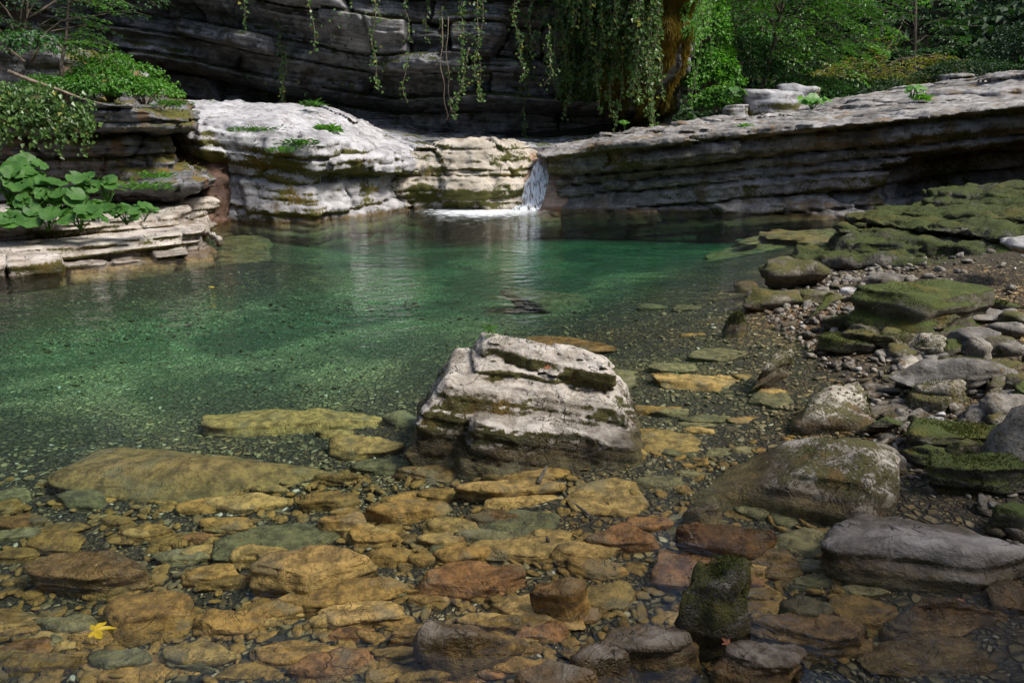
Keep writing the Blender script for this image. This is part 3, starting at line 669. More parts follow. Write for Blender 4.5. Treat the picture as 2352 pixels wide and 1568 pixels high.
SUBST = [
 # sunken and half sunken stones, from the left and the middle of the near bed
 (445, 1078, 620, 150, 'round', 'gold', 'largest sunken boulder, smooth and rusty topped, left of the stepped boulder', dict(side=.28, skew=.5, rough=.6, sink=.07)),
 (690, 965, 410, 72, 'slab', 'pale', 'long sunken slab behind the rusty sunken boulder', dict(side=.25, skew=.6, sink=.05)),
 (556, 1160, 196, 40, 'slab', 'pale', 'thin sunken slab touching the front of the rusty sunken boulder', dict(side=.4)),
 (211, 1330, 262, 96, 'block', 'wet', 'dark sunken block at the left, above the squarish stone', dict(side=.5)),
 (344, 1415, 206, 142, 'block', 'sub', 'squarish brown sunken stone just right of the yellow maple leaf', dict(side=.3)),
 (526, 1434, 162, 74, 'slab', 'sub', 'pointed brown sunken stone right of the squarish stone', dict(side=.4)),
 (640, 1243, 240, 104, 'slab', 'green', 'wide flat olive slab lying flush with the bed left of the centre', dict(side=.12, skew=.5)),
 (724, 1326, 252, 130, 'block', 'pale', 'thick tan sunken block with a dark front, left of the centre', dict(side=.45, skew=.35)),
 (792, 1372, 242, 96, 'slab', 'sub', 'long brown slab slanting up to the right under the thick tan block', dict(side=.3, skew=1.1)),
 (828, 1418, 222, 78, 'slab', 'pale', 'pale cracked slab lying below the long slanting slab', dict(side=.35, skew=.5)),
 (676, 1508, 182, 66, 'slab', 'sub', 'low brown stone on the gravel near the lower edge, left of the slanting orange stone', dict(side=.3)),
 (752, 1536, 164, 80, 'slab', 'orange', 'orange brown stone slanting up to the right at the lower edge', dict(side=.35, skew=1.0)),
 (1170, 1124, 222, 68, 'slab', 'pale', 'broad tan slab tilted in front of the stepped boulder', dict(side=.4, skew=.3)),
 (1207, 1150, 154, 40, 'slab', 'pale', 'narrow tan slab tucked under the broad tilted slab', dict(side=.3, skew=.8)),
 (1390, 1142, 174, 98, 'slab', 'pale', 'large flat tan slab right of the sunken twigs', dict(side=.08)),
 (933, 1176, 182, 70, 'block', 'sub', 'humped tan stone with a sloping right end, left below the stepped boulder', dict(side=.4, skew=.4)),
 (792, 1205, 118, 60, 'block', 'sub', 'ridged dark stone left of the small round brown one', dict(side=.5)),
 (886, 1220, 92, 40, 'slab', 'sub', 'small rounded brown stone below the humped tan stone', dict(side=.45)),
 (1126, 1242, 148, 42, 'slab', 'green', 'oblong grey green stone resting on the wide olive slab', dict(side=.5)),
 (1217, 1212, 236, 76, 'slab', 'green', 'wide olive slab in the middle of the near bed', dict(side=.1)),
 (1424, 1241, 168, 70, 'block', 'orange', 'orange topped stone with a crumbly left end right of the wide olive slab', dict(side=.45)),
 (1024, 1261, 66, 50, 'slab', 'green', 'small upright leaning olive flake between the flat slabs', dict(side=.2, skew=.6)),
 (902, 1282, 102, 48, 'slab', 'sub', 'brown stone joined to a smaller one on its right, above the ochre slab', dict(side=.45)),
 (976, 1284, 66, 38, 'slab', 'sub', 'smaller brown stone at the right end of its twin', dict(side=.4)),
 (1210, 1277, 250, 38, 'slab', 'pale', 'long thin slab lying level above the large ochre slab', dict(side=.5)),
 (1092, 1333, 254, 96, 'slab', 'orange', 'large ochre slab sloping up to the right in the middle of the near bed', dict(side=.35, skew=.5)),
 (1290, 1341, 130, 66, 'block', 'sub', 'dark ridged stone breaking the surface right of the large ochre slab', dict(above=.1, side=.45, skew=.6)),
 (1370, 1307, 126, 58, 'slab', 'sub', 'diamond shaped brown stone above right of the dark ridged stone', dict(side=.35, skew=-.5)),
 (1387, 1375, 126, 72, 'slab', 'pale', 'flat tan stone below the diamond shaped one', dict(side=.2, skew=.3)),
 (926, 1358, 96, 38, 'round', 'sub', 'small brown rounded stone at the left end of the ochre slab', dict(side=.5)),
 (992, 1378, 116, 36, 'slab', 'sub', 'low brown wedge between the ochre slab and the dark wet stone', dict(side=.4)),
 (1226, 1410, 184, 96, 'slab', 'pale', 'large smooth tan slab dipping to the right, below the dark ridged stone', dict(side=.18, skew=-.4)),
 (1065, 1440, 204, 92, 'slab', 'cap', 'dark wet stone with a white top edge, left of the smooth tan slab', dict(above=.1, side=.45, skew=-.3)),
 (856, 1467, 74, 38, 'round', 'sub', 'small tan stone under the pale cracked slab', dict(side=.5)),
 (946, 1466, 106, 60, 'block', 'sub', 'faceted tan stone left of the dark wet stone', dict(side=.5)),
 (924, 1506, 136, 36, 'slab', 'sub', 'long low tan stone below the faceted stone', dict(side=.4)),
 (1144, 1496, 122, 66, 'block', 'sub', 'brown angular stone below the right end of the dark wet stone', dict(side=.5, skew=.4)),
 (1219, 1470, 84, 32, 'slab', 'pale', 'small tan flake under the smooth tan slab', dict(side=.3)),
 (1048, 1552, 224, 60, 'slab', 'orange', 'broad flat rust brown slab at the lower edge in the middle', dict(side=.1)),
 (912, 1552, 122, 44, 'slab', 'sub', 'brown slab at the lower edge left of the rust brown one', dict(side=.2)),
 (1580, 1203, 120, 78, 'slab', 'green', 'flat grey green slab left of the lone orange stone', dict(side=.1)),
 (1620, 878, 212, 46, 'slab', 'pale', 'long smooth tan slab under water left of the pointed white sided stone', dict(side=.25)),
 (1772, 916, 104, 48, 'slab', 'green', 'grey green sunken slab below the pointed white sided stone', dict(side=.15)),
 (1645, 814, 130, 34, 'slab', 'green', 'flat grey green sunken stone upstream of the long smooth tan slab', dict(side=.2)),
 (1545, 845, 110, 28, 'slab', 'green', 'narrow sunken stone between two flat green ones right of the stepped boulder', dict(side=.2)),
 (1530, 1015, 150, 60, 'slab', 'pale', 'pale oval sunken slab by the right foot of the stepped boulder', dict(side=.15)),
 (1500, 940, 120, 26, 'slab', 'sub', 'thin tan sunken flake beside the right flank of the stepped boulder', dict(side=.3)),
 (1620, 962, 120, 26, 'slab', 'green', 'thin green sunken flake above the lichen covered boulder', dict(side=.3)),
 (1510, 1108, 120, 40, 'slab', 'green', 'ridged green sunken slab left of the lichen covered boulder', dict(side=.3, skew=.5)),
 (1255, 690, 200, 60, 'boulder', 'green', 'large dim green boulder sunk deep in mid pool', dict(side=.4, sink=.1)),
 (1300, 795, 200, 60, 'round', 'orange', 'brownish boulder sunk behind the stepped boulder', dict(side=.3)),
 (1400, 870, 110, 60, 'slab', 'green', 'green sunken stone right behind the stepped boulder', dict(side=.3)),
 (842, 1027, 160, 56, 'slab', 'pale', 'tan sunken slab left of the foot of the stepped boulder', dict(side=.35)),
 (770, 995, 86, 24, 'slab', 'pale', 'thin tan flake beside the right end of the long sunken slab', dict(side=.4)),
 (930, 960, 90, 44, 'round', 'green', 'round green sunken stone at the left flank of the stepped boulder', dict(side=.4)),
 (880, 1068, 150, 36, 'slab', 'green', 'dim olive slab below the tan one at the foot of the stepped boulder', dict(side=.3)),
 (775, 1095, 120, 36, 'slab', 'sub', 'brown flake off the right end of the rusty sunken boulder', dict(side=.4)),
 (760, 1150, 130, 52, 'block', 'sub', 'dark humped stone off the lower right end of the rusty sunken boulder', dict(side=.5, skew=.4)),
 (990, 1090, 170, 44, 'slab', 'wet', 'dark sunken slab in the shade before the stepped boulder', dict(side=.3)),
 (1250, 1085, 110, 36, 'slab', 'sub', 'small tan slab with a black twig lying across it', dict(side=.3)),
 (1445, 1040, 90, 30, 'slab', 'pale', 'small pale flake between the stepped boulder and the pale oval slab', dict(side=.3)),
 (60, 1440, 130, 50, 'slab', 'sub', 'dim brown slab by the left edge, left of the yellow leaf', dict(side=.3)),
 (330, 1545, 260, 60, 'slab', 'sub', 'large dim brown slab at the lower edge left of the centre', dict(side=.15)),
 (560, 1545, 150, 50, 'slab', 'sub', 'brown slab at the lower edge under the pointed stone', dict(side=.2)),
 (120, 1525, 170, 60, 'slab', 'sub', 'dim brown slab in the lower left corner', dict(side=.3)),
 (510, 1335, 130, 40, 'slab', 'sub', 'flat brown stone left of the thick tan block', dict(side=.3)),
 (420, 1280, 120, 36, 'slab', 'green', 'olive flake right of the dark sunken block', dict(side=.3)),
 (340, 1225, 130, 40, 'slab', 'sub', 'brown stone on the gravel left of the wide flat olive slab', dict(side=.4)),
 (150, 1215, 120, 34, 'slab', 'sub', 'tan stone alone on the gravel near the left edge', dict(side=.3)),
 (40, 1275, 110, 40, 'slab', 'sub', 'brown stone at the left edge behind the dark block', dict(side=.3)),
 # half sunken ones nearer the right bank
 (1670, 1214, 218, 76, 'slab', 'orange', 'lone rust orange stone standing out of the water', dict(side=.4, above=.1, skew=-.3)),
 (1584, 1316, 238, 124, 'slab', 'orange', 'largest orange brown slab sloping down to the right', dict(side=.25, skew=-.5)),
 (1700, 1296, 230, 90, 'slab', 'wet', 'brown slab overlapping the largest orange one', dict(side=.3, skew=-.5)),
 (1610, 1150, 96, 40, 'slab', 'grey', 'grey wet stone just breaking the surface above the lone orange stone', dict(above=.1, side=.35)),
 (1730, 1176, 84, 46, 'round', 'green', 'rounded green stone right of the grey wet one', dict(side=.3)),
 (1802, 1190, 66, 50, 'slab', 'green', 'small green slab next to the rounded green stone', dict(side=.2)),
 (1849, 1180, 62, 38, 'slab', 'green', 'small grey green stone touching the pale topped slab', dict(side=.3)),
 (1884, 1246, 214, 80, 'slab', 'green', 'flat sunken slab in the shade of the pale topped slab', dict(side=.15, skew=-.5)),
 (1866, 1300, 122, 38, 'slab', 'grey', 'grey flake lying right of the brown overlapping slab', dict(side=.3, skew=-.3)),
 (1866, 1337, 122, 40, 'slab', 'green', 'olive slab below the grey flake', dict(side=.3)),
 (1960, 1314, 88, 36, 'slab', 'wet', 'small wet brown stone right of the grey flake', dict(side=.4)),
 (1986, 1358, 94, 36, 'slab', 'green', 'flat olive stone under the long mossy front of the pale topped slab', dict(side=.3)),
 (1843, 1390, 118, 64, 'slab', 'green', 'grey green slab above the log shaped stone', dict(above=.1, side=.3, skew=-.4)),
 (1770, 1400, 160, 46, 'slab', 'sub', 'low brown slab between the upright mossy stone and the grey green slab', dict(side=.2)),
 (1978, 1414, 156, 92, 'slab', 'sub', 'broad speckled tan stone left of the wet brown dome', dict(side=.3)),
 (2136, 1508, 320, 104, 'slab', 'wet', 'broad brown slab washed over by the riffle', dict(side=.12)),
 (2306, 1376, 92, 80, 'slab', 'wet', 'dark brown stone at the right edge behind the wet brown dome', dict(side=.3)),
 (1488, 1458, 246, 100, 'block', 'cap', 'mossy stone with a round white bald patch left of the upright mossy stone', dict(above=.1, side=.45)),
 (1368, 1504, 160, 86, 'block', 'cap', 'mossy stone with streaky white patches below the one with a round white patch', dict(above=.1, side=.5, skew=.4)),
 (1252, 1545, 208, 86, 'block', 'cap', 'mossy stone with a white rim cut off by the lower edge in the middle', dict(above=.1, side=.5)),
 (1752, 1556, 234, 90, 'wedge', 'cap', 'mossy stone with two white edges cut off by the lower edge', dict(above=.1, side=.6)),
 (1731, 1494, 164, 66, 'round', 'moss', 'rounded brown mossy stone below the upright mossy stone', dict(above=.1, side=.6)),
 (1620, 1398, 168, 160, 'wedge', 'moss', 'upright mossy stone with a green crest standing in the water', dict(side=1.45, above=.05)),
 (1856, 1474, 280, 116, 'block', 'cap', 'log shaped stone with a pale streak along its top', dict(side=.5, skew=-.2)),
 (2188, 1408, 262, 106, 'round', 'wet', 'wet brown dome shaped stone with a shiny top above the riffle', dict(above=.1, side=.4, rough=.5)),
]
for (u, v, w_, h_, k, m, lb, kw) in SUBST:
    stone(u, v, w_, h_, k, m, lb, **kw)

BANK = [
 (1765, 1050, 560, 240, 'boulder', 'lich', 'big lichen covered boulder between the stepped boulder and the right bank', dict(side=.4, above=.08, rough=.7)),
 (2090, 1232, 430, 206, 'slab', 'slab', 'big pale topped slab with a dark mossy front at the right', dict(side=.33, skew=-.35, above=.05, rough=.6)),
 (2308, 1196, 92, 88, 'block', 'gmoss', 'mossy block at the right edge behind the pale topped slab', dict(side=.6)),
 (2226, 1090, 240, 128, 'block', 'gmoss', 'long mossy boulder sloping down to the right edge', dict(side=.55, skew=-.8)),
 (2345, 1010, 190, 220, 'boulder', 'grey', 'huge grey boulder cut off by the right edge', dict(side=.75)),
 (2044, 1062, 54, 70, 'round', 'grey', 'upright elongated grey stone by the right end of the lichen covered boulder', dict(side=.7)),
 (2028, 1111, 66, 28, 'round', 'grey', 'small grey stone at the foot of the upright elongated one', dict(side=.5)),
 (1978, 1099, 48, 54, 'wedge', 'moss', 'small leaning mossy stone in front of the lichen covered boulder', dict(side=.6)),
 (1806, 636, 162, 94, 'wedge', 'moss', 'farthest mossy boulder with white patches at the water of the right bank', dict(side=.7)),
 (1778, 691, 126, 68, 'wedge', 'moss', 'mossy boulder in front of the farthest white patched one', dict(side=.65)),
 (1862, 719, 106, 68, 'boulder', 'gmoss', 'rounded dark mossy boulder right of the lone mossy stone in the water', dict(side=.65)),
 (1686, 735, 60, 46, 'wedge', 'gmoss', 'small lone mossy stone standing in the water off the right bank', dict(side=1.2, above=.15)),
 (1878, 684, 94, 40, 'boulder', 'moss', 'low mossy stone between two mossy boulders by the pink flat stone', dict(side=.6)),
 (1706, 656, 52, 30, 'wedge', 'moss', 'small wet mossy stone left of the farthest mossy boulder', dict(side=.6)),
 (1920, 740, 90, 56, 'wedge', 'moss', 'grey mossy stone leaning on the cube shaped mossy boulder', dict(side=.6)),
 (2094, 712, 276, 156, 'block', 'gmoss', 'largest cube shaped boulder capped with thick green moss', dict(side=.62, rough=.6)),
 (2136, 740, 96, 78, 'boulder', 'moss', 'brown mossy stone leaning on the right of the cube shaped boulder', dict(side=.75)),
 (2050, 794, 86, 62, 'wedge', 'moss', 'pointed mossy stone in front of the cube shaped boulder', dict(side=.65)),
 (1953, 791, 126, 56, 'block', 'gmoss', 'oblong mossy slab at the water in front of the cube shaped boulder', dict(side=.55, skew=-.5)),
 (1760, 838, 112, 84, 'wedge', 'lich', 'pointed stone with a white left side standing in the shallows', dict(side=1.15, above=.1)),
 (1900, 906, 200, 152, 'boulder', 'lich', 'tall lichen covered boulder right of the pointed white sided stone', dict(side=.65, above=.05)),
 (2196, 872, 250, 110, 'wedge', 'grey', 'large angular grey boulder with a ridge among the bank stones', dict(side=.6, skew=-.4)),
 (2048, 874, 60, 46, 'round', 'moss', 'small mossy stone left of the large angular grey boulder', dict(side=.6)),
 (2025, 939, 110, 46, 'boulder', 'grey', 'grey stone right of the tall lichen covered boulder', dict(side=.5)),
 (2016, 982, 88, 56, 'boulder', 'gmoss', 'small bright mossy stone right below the tall lichen covered boulder', dict(side=.65)),
 (2006, 904, 60, 26, 'slab', 'lt', 'flat whitish stone behind the tall lichen covered boulder', dict(side=.4)),
 (2200, 1004, 232, 60, 'block', 'gmoss', 'long low mossy stone above the long sloping mossy boulder', dict(side=.6)),
 (2116, 1050, 86, 74, 'boulder', 'gmoss', 'dark mossy stone left of the long sloping mossy boulder', dict(side=.6)),
 (2320, 940, 120, 70, 'boulder', 'grey', 'brown grey boulder leaning on the huge one at the right edge', dict(side=.7)),
 (2230, 785, 84, 64, 'block', 'grey', 'slanting grey block above the large angular boulder', dict(side=.6)),
 (2238, 805, 54, 76, 'slab', 'grey', 'narrow grey stone leaning steeply to the right', dict(side=.7, skew=.4)),
 (2228, 726, 150, 50, 'boulder', 'grey', 'broad grey stone right of the cube shaped boulder', dict(side=.55)),
 (2304, 796, 50, 54, 'boulder', 'grey', 'grey stone at the right edge above the small mossy flat one', dict(side=.6)),
 (2296, 840, 80, 36, 'slab', 'moss', 'small flat mossy stone at the right edge', dict(side=.5)),
 (2284, 872, 108, 38, 'slab', 'grey', 'flat light grey slab near the right edge', dict(side=.4)),
 (2252, 948, 96, 54, 'block', 'grey', 'smooth slanting grey stone right of the pebbles', dict(side=.5, skew=.7)),
 (2194, 834, 92, 32, 'slab', 'lt', 'flat pale stone behind the large angular grey boulder', dict(side=.4)),
 (2110, 808, 60, 28, 'slab', 'grey', 'small grey stone right of the pointed mossy stone', dict(side=.5)),
 (1947, 667, 40, 20, 'slab', 'lt', 'flat pinkish stone among the far bank boulders', dict(side=.4)),
 (2048, 641, 138, 28, 'slab', 'grey', 'long flat grey stone under the mossy steps', dict(side=.5)),
 (2332, 556, 66, 52, 'round', 'lt', 'smooth whitish boulder lying on the mossy steps at the right edge', dict(side=.6, gz=.55)),
 (2110, 950, 50, 26, 'round', 'grey', 'small round stone below the large angular grey boulder', dict(side=.5)),
 (2150, 965, 44, 26, 'round', 'lt', 'small pale stone among the pebbles left of the slanting grey stone', dict(side=.5)),
 (2068, 1012, 36, 20, 'round', 'lt', 'tiny pale pebble right of the small bright mossy stone', dict(side=.5)),
 (1935, 1002, 40, 20, 'wedge', 'lt', 'tiny bluish white stone on the edge of the lichen covered boulder', dict(side=.6)),
]
for (u, v, w_, h_, k, m, lb, kw) in BANK:
    stone(u, v, w_, h_, k, m, lb, **{**dict(group='stones of the right bank'), **kw})

# further boulders of the bank
rs = np.random.RandomState(31)
for i in range(125):
    v = rs.uniform(690, 1120); X, Y, t = on_level(0, v, .1); xs = shore_x(Y) + rs.uniform(.25, 2.6)
    u = 1176 + xs / t * FPX
    if u > 2400 or u < 1960: continue
    w_ = rs.uniform(80, 150) * (.65 + .35 * (v - 690) / 430)
    stone(u, v, w_, w_ * rs.uniform(.5, .75), ['boulder', 'block', 'block', 'wedge'][rs.randint(4)], ['grey', 'moss', 'moss', 'lich', 'gmoss'][rs.randint(5)], 'middling boulder among the crowded stones of the right bank', side=rs.uniform(.5, .65), group='middling boulders of the right bank', sink=.03, rough=1.35)
# the many small stones between them
rs = np.random.RandomState(77)
for i in range(112):
    u = rs.uniform(0, 1750); v = rs.uniform(1090, 1560); w_ = rs.uniform(75, 175) * (.7 + .3 * (v - 1000) / 560)
    X, Y, t = on_level(u, v, -.12)
    if shore_x(Y) - X < .2: continue
    stone(u, v, w_, w_ * rs.uniform(.28, .45), 'slab', ['sub', 'sub', 'pale', 'green', 'sub', 'pale', 'orange'][rs.randint(7)], 'small worn stone among the larger slabs of the near stream bed', side=rs.uniform(.25, .45), skew=rs.uniform(-.5, .8), group='small stones of the near stream bed', sink=.03)
for i in range(25):
    v = rs.uniform(600, 1100); X, Y, t = on_level(0, v, .1); xs = shore_x(Y) + abs(rs.normal(0, 1.0)) * .8 + .05
    u = 1176 + xs / t * FPX
    if u > 2380: continue
    w_ = rs.uniform(22, 62) * (.6 + .4 * (v - 600) / 500)
    stone(u, v, w_, w_ * rs.uniform(.4, .65), ['round', 'boulder', 'slab'][rs.randint(3)], ['grey', 'grey', 'moss', 'lt', 'moss'][rs.randint(5)], 'small loose stone among the boulders of the right bank', side=rs.uniform(.4, .6), group='small stones of the right bank', sink=.01)
for i in range(28):
    u = rs.uniform(1480, 1800); v = rs.uniform(700, 1090)
    X, Y, t = on_level(u, v, -.2); dr = shore_x(Y) - X
    if not .1 < dr < 1.7 or (u < 1480 and v > 800): continue
    w_ = rs.uniform(50, 110) * (.6 + .4 * (v - 700) / 400)
    stone(u, v, w_, w_ * rs.uniform(.2, .3), 'slab', ['green', 'pale', 'sub'][rs.randint(3)], 'small flat stone under the shallows off the right bank', side=rs.uniform(.2, .4), skew=rs.uniform(-.5, .5), group='small sunken stones of the right shallows', sink=.02)

# pebbles: far too many to count
M_peb = None
def pebble_mat(name, cols, rough=.7):
    T = NT(name); geo = T.add('NewGeometry'); ri = geo.outputs['Random Per Island']
    c = T.mix(T.ramp(ri, .0, .4), cols[0], cols[1]); c = T.mix(T.ramp(ri, .4, .8), c, cols[2]); c = T.mix(T.ramp(ri, .92, .99), c, cols[3])
    n = T.noise(geo.outputs['Position'], 40, 4, .7)
    c = T.mix(T.ramp(n, .5, .68), c, T.mix(1, c, (.4, .38, .3), 'MULTIPLY'))
    p = T.add('BsdfPrincipled', i_Roughness=rough); T.set(p.inputs['Base Color'], c); T.link(p.outputs[0], T.out.inputs[0]); return T.m
def pebbles(name, pts, sizes, flat, mat, kind='stuff', label=None, group=None):
    D, F = ICO[2]; D = D[:]; n = len(D); r = np.random.RandomState(5)
    base = []
    for k in range(24):
        V, _ = stone_shape(9000 + k, ['slab', 'slab', 'boulder'][k % 3] if flat < .5 else ['slab', 'round', 'boulder'][k % 3], (1, .75 if k % 2 else .5, flat), 2, .6)
        base.append(V)
    Vs = []; Fs = []
    for i, (p, s) in enumerate(zip(pts, sizes)):
        V = base[r.randint(24)] * s; a = r.rand() * 6.28; tx, ty = r.normal(0, .18, 2)
        x = V[:, 0] * math.cos(a) - V[:, 1] * math.sin(a); y = V[:, 0] * math.sin(a) + V[:, 1] * math.cos(a)
        Vs.append(np.stack([x + p[0], y + p[1], V[:, 2] + tx * x + ty * y + p[2]], 1)); Fs.append(F + i * n)
    o = mesh_from(name, np.concatenate(Vs), np.concatenate(Fs), mat)
    return tag(o, label, None, group, kind)
M_peb = pebble_mat('pool_pebbles', ((.05, .035, .014), (.12, .085, .032), (.2, .15, .065), (.4, .36, .26)))
pts = []; sz = []
rp = np.random.RandomState(3)
while len(pts) < 7000:
    u = rp.uniform(-80, 2000); v = 690 + 880 * rp.rand() ** 1.15
    X, Y, t = on_level(u, v, -.4); 
    for _ in range(4): z = bed_s(X, Y); X, Y, t = on_level(u, v, z)
    if Y > 12 or Y < 1.2 or abs(X) > 8: continue
    if shore_x(Y) - X < .05 or (Y < 3.1 and rp.rand() < .65) or (Y > 4.2 and rp.rand() < .6): continue
    s = rp.uniform(.014, .04) * (.45 + .3 * Y / 3) * rp.choice([1, 1, 1.5])
    if Y < 3.4 and rp.rand() < .5: s *= .6
    pts.append((X, Y, z + .004)); sz.append(s)
pebbles('pebbles', pts, sz, .35, M_peb, label='small brown and olive pebbles covering the pool floor')
M_peb2 = pebble_mat('bank_pebbles', ((.05, .036, .022), (.12, .095, .065), (.2, .175, .14), (.45, .45, .45)))
pts = []; sz = []
for i in range(2600):
    Y = rp.uniform(1.8, 9.5); X = shore_x(Y) + abs(rp.normal(0, .9)) - .06
    if X > 6: continue
    pts.append((X, Y, bed_s(X, Y) + .01)); sz.append(rp.uniform(.015, .05) * rp.choice([1, 1, 1.6]))
pebbles('bank_gravel', pts, sz, .55, M_peb2, label='mixed gravel and pebbles between the boulders of the right bank')

pts = []; sz = []
while len(pts) < 1500:
    u = rp.uniform(-60, 1950); v = 1040 + 520 * rp.rand()
    X, Y, t = on_level(u, v, -.15)
    if shore_x(Y) - X < .03: continue
    pts.append((X, Y, bed_s(X, Y) + .008)); sz.append(rp.uniform(.03, .085))
pebbles('sunken_rubble', pts, sz, .24, M_sub, label='flat brown rubble filling the gaps between the slabs of the near bed')
pts = []; sz = []
for i in range(420):
    Y = rp.uniform(2, 9.5); X = shore_x(Y) + abs(rp.normal(0, 1.0)) - .03
    if X > 6: continue
    pts.append((X, Y, bed_s(X, Y) + .015)); sz.append(rp.uniform(.06, .14))
pebbles('bank_rubble', pts, sz, .55, M_grey, label='grey rubble lying between the boulders of the right bank')

# the stepped boulder in the middle
M_hero = rock_mat('stepped_boulder_limestone', (.16, .135, .105), (.44, .4, .35), (.68, .65, .62), moss=.56, moss_up=-.5, moss_col=(.055, .052, .011), scale=4.5, dip=(-.2, 0), lam=.55, lam_f=26, stain=(.11, .08, .045), stain_amt=.2, algae=(.06, .042, .016), vary=0, moss_scale=3.6, bump=.8, algae_top=.005)
def hero():
    S = Strata(5, .035, .1, span=6, z0=-2, jl=(.2, .6))
    def step(X, Y, Z, L, x0, x1, yf, zt, lo=-1.0, slant=.3):
        nz = fbm(X, Y * .3, Z * .6, 5, 3, int(abs(yf) * 10))
        f = yf + .03 * nz + .05 * (Z - .1) + .03 * np.sin(X * 5 + yf * 9)
        d = smax(f - Y, L - (zt + .02 * fbm(X, Y, 0, 6, 3, 3)), .012)
        d = smax(d, (x0 + .05 * nz + slant * np.clip(Z, -.1, 1) - X), .05)
        d = smax(d, (X - x1 + .5 * np.clip(Z, -.2, 1) + .06 * fbm(X, Y, Z, 4, 3, 8)), .05)
        return smax(d, lo - Z, .02)
    def fn(X, Y, Z):
        L = Z + .2 * (X + .2) + .015 * vn(X * 3, Y * 3, 0, 2)
        d = step(X, Y, Z, L, -.27, .62, 3.40, .16)
        d = smin(d, step(X, Y, Z, L, -.50, .64, 3.55, .285, slant=.5), .012)
        d = smin(d, step(X, Y, Z, L, -.36, .40, 3.68, .36, slant=.6), .01)
        d = smin(d, step(X, Y, Z, L, -.46, .68, 3.78, .445, slant=.62), .012)
        d = smin(d, step(X, Y, Z, L, .1, .6, 3.84, .465, slant=.2), .01)
        # wider foot under water
        foot = smax(np.sqrt(((X - .1) / .56) ** 2 + ((Y - 3.78) / .44) ** 2) * .5 - .5, Z + .1, .05) + .03 * fbm(X, Y, Z, 4, 3, 6)
        d = smin(d, foot, .05)
        d = smax(d, Y - 4.35 + .5 * np.clip(Z, 0, 1) + .05 * fbm(X, Y, Z, 4, 3, 9), .06)
        d = smax(d, -.5 - Z, .02)
        return d + S(L, X + .3 * Y, .016, .018, .014, .006, .014, .006) * (.5 + .5 * sstep(.2, .24, L))
    V, F = solid(fn, (-.75, 3.1, -.5), (.95, 4.5, .6), .0115)
    n = vnormals(V, F)
    ckk = np.exp(-(fbm(V[:, 0], V[:, 1], V[:, 2], 3.5, 3, 41) / .035) ** 2)
    V = V + n * (-.008 * ckk + .007 * fbm(V[:, 0], V[:, 1], V[:, 2], 18, 4, 7, .6) + .004 * fbm(V[:, 0], V[:, 1], V[:, 2], 5, 2, 17))[:, None]
    return mesh_from('boulder', V, F, M_hero)
tag(hero(), 'stepped limestone boulder with mossy risers standing in the middle of the shallows', 'boulder')
# ------------------------------------------------------------------ growing things
def unit(a): return a / np.maximum(np.linalg.norm(a, axis=-1, keepdims=True), 1e-9)
def leaf_mesh(name, P, A, U, L, Wd, mat, parent=None, fold=.25, droop=.12):
    """ovate leaves: base points P, axes A, face normals U, lengths L, widths Wd"""
    P = np.asarray(P, np.float32); A = unit(np.asarray(A, np.float32)); U = np.asarray(U, np.float32)
    S = unit(np.cross(A, U)); U = np.cross(S, A); L = np.broadcast_to(L, (len(P),))[:, None]; Wd = np.broadcast_to(Wd, (len(P),))[:, None]
    m = P + A * L * .42
    r = m + S * Wd * .5 + U * Wd * fold; l = m - S * Wd * .5 + U * Wd * fold
    t = P + A * L - U * L * droop
    n = len(P); V = np.concatenate([P, r, t, l]); i = np.arange(n)
    F = np.concatenate([np.stack([i, i + n, i + 2 * n], 1), np.stack([i, i + 2 * n, i + 3 * n], 1)])
    return mesh_from(name, V, F, mat, parent, smooth=False)
def tube(pts, rad, n=6):
    pts = np.asarray(pts, np.float32); rad = np.broadcast_to(np.asarray(rad, np.float32), (len(pts),))
    T = unit(np.gradient(pts, axis=0)); up = np.where(np.abs(T[:, 2:3]) > .9, np.array([[1., 0, 0]]), np.array([[0, 0, 1.]]))
    B = unit(np.cross(T, up)); N = np.cross(B, T); a = np.arange(n) * 2 * np.pi / n
    V = pts[:, None] + rad[:, None, None] * (np.cos(a)[None, :, None] * B[:, None] + np.sin(a)[None, :, None] * N[:, None])
    k = len(pts); i = (np.arange(k - 1)[:, None] * n + np.arange(n)[None]).ravel(); j = (np.arange(k - 1)[:, None] * n + (np.arange(n)[None] + 1) % n).ravel()
    F = np.stack([i, j, j + n, i + n], 1)
    V = V.reshape(-1, 3); c0 = len(V); V = np.concatenate([V, pts[:1], pts[-1:]])
    q = np.arange(n); cap = np.concatenate([np.stack([(q + 1) % n, q, np.full(n, c0), np.full(n, c0)], 1)[:, :3], np.stack([q + (k - 1) * n, (q + 1) % n + (k - 1) * n, np.full(n, c0 + 1)], 1)])
    return V, F, cap
def join(parts):
    Vs = []; F4 = []; F3 = []; o = 0
    for V, F, c in parts:
        Vs.append(V); F4.append(F + o); F3.append(c + o); o += len(V)
    return np.concatenate(Vs), [np.concatenate(F4), np.concatenate(F3)]
def tubes(name, lst, mat, parent=None):
    V, F = join([tube(*a) for a in lst]); return mesh_from(name, V, F, mat, parent)
M_bark = plain_mat('grey_brown_bark', (.035, .026, .018), (.12, .095, .07), 14, .9, .6)
M_twig = plain_mat('pale_twig_bark', (.1, .075, .05), (.22, .17, .12), 20, .85, .4)
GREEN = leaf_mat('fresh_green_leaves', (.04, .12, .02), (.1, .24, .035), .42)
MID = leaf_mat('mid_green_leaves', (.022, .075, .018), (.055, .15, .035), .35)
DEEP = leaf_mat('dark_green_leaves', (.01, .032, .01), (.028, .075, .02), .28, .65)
YEL = leaf_mat('yellowing_leaves', (.07, .1, .012), (.2, .19, .03), .42, rare=(.28, .13, .03))
IVY = leaf_mat('ivy_leaves', (.03, .075, .018), (.1, .18, .04), .25, .4, rare=(.2, .2, .03))
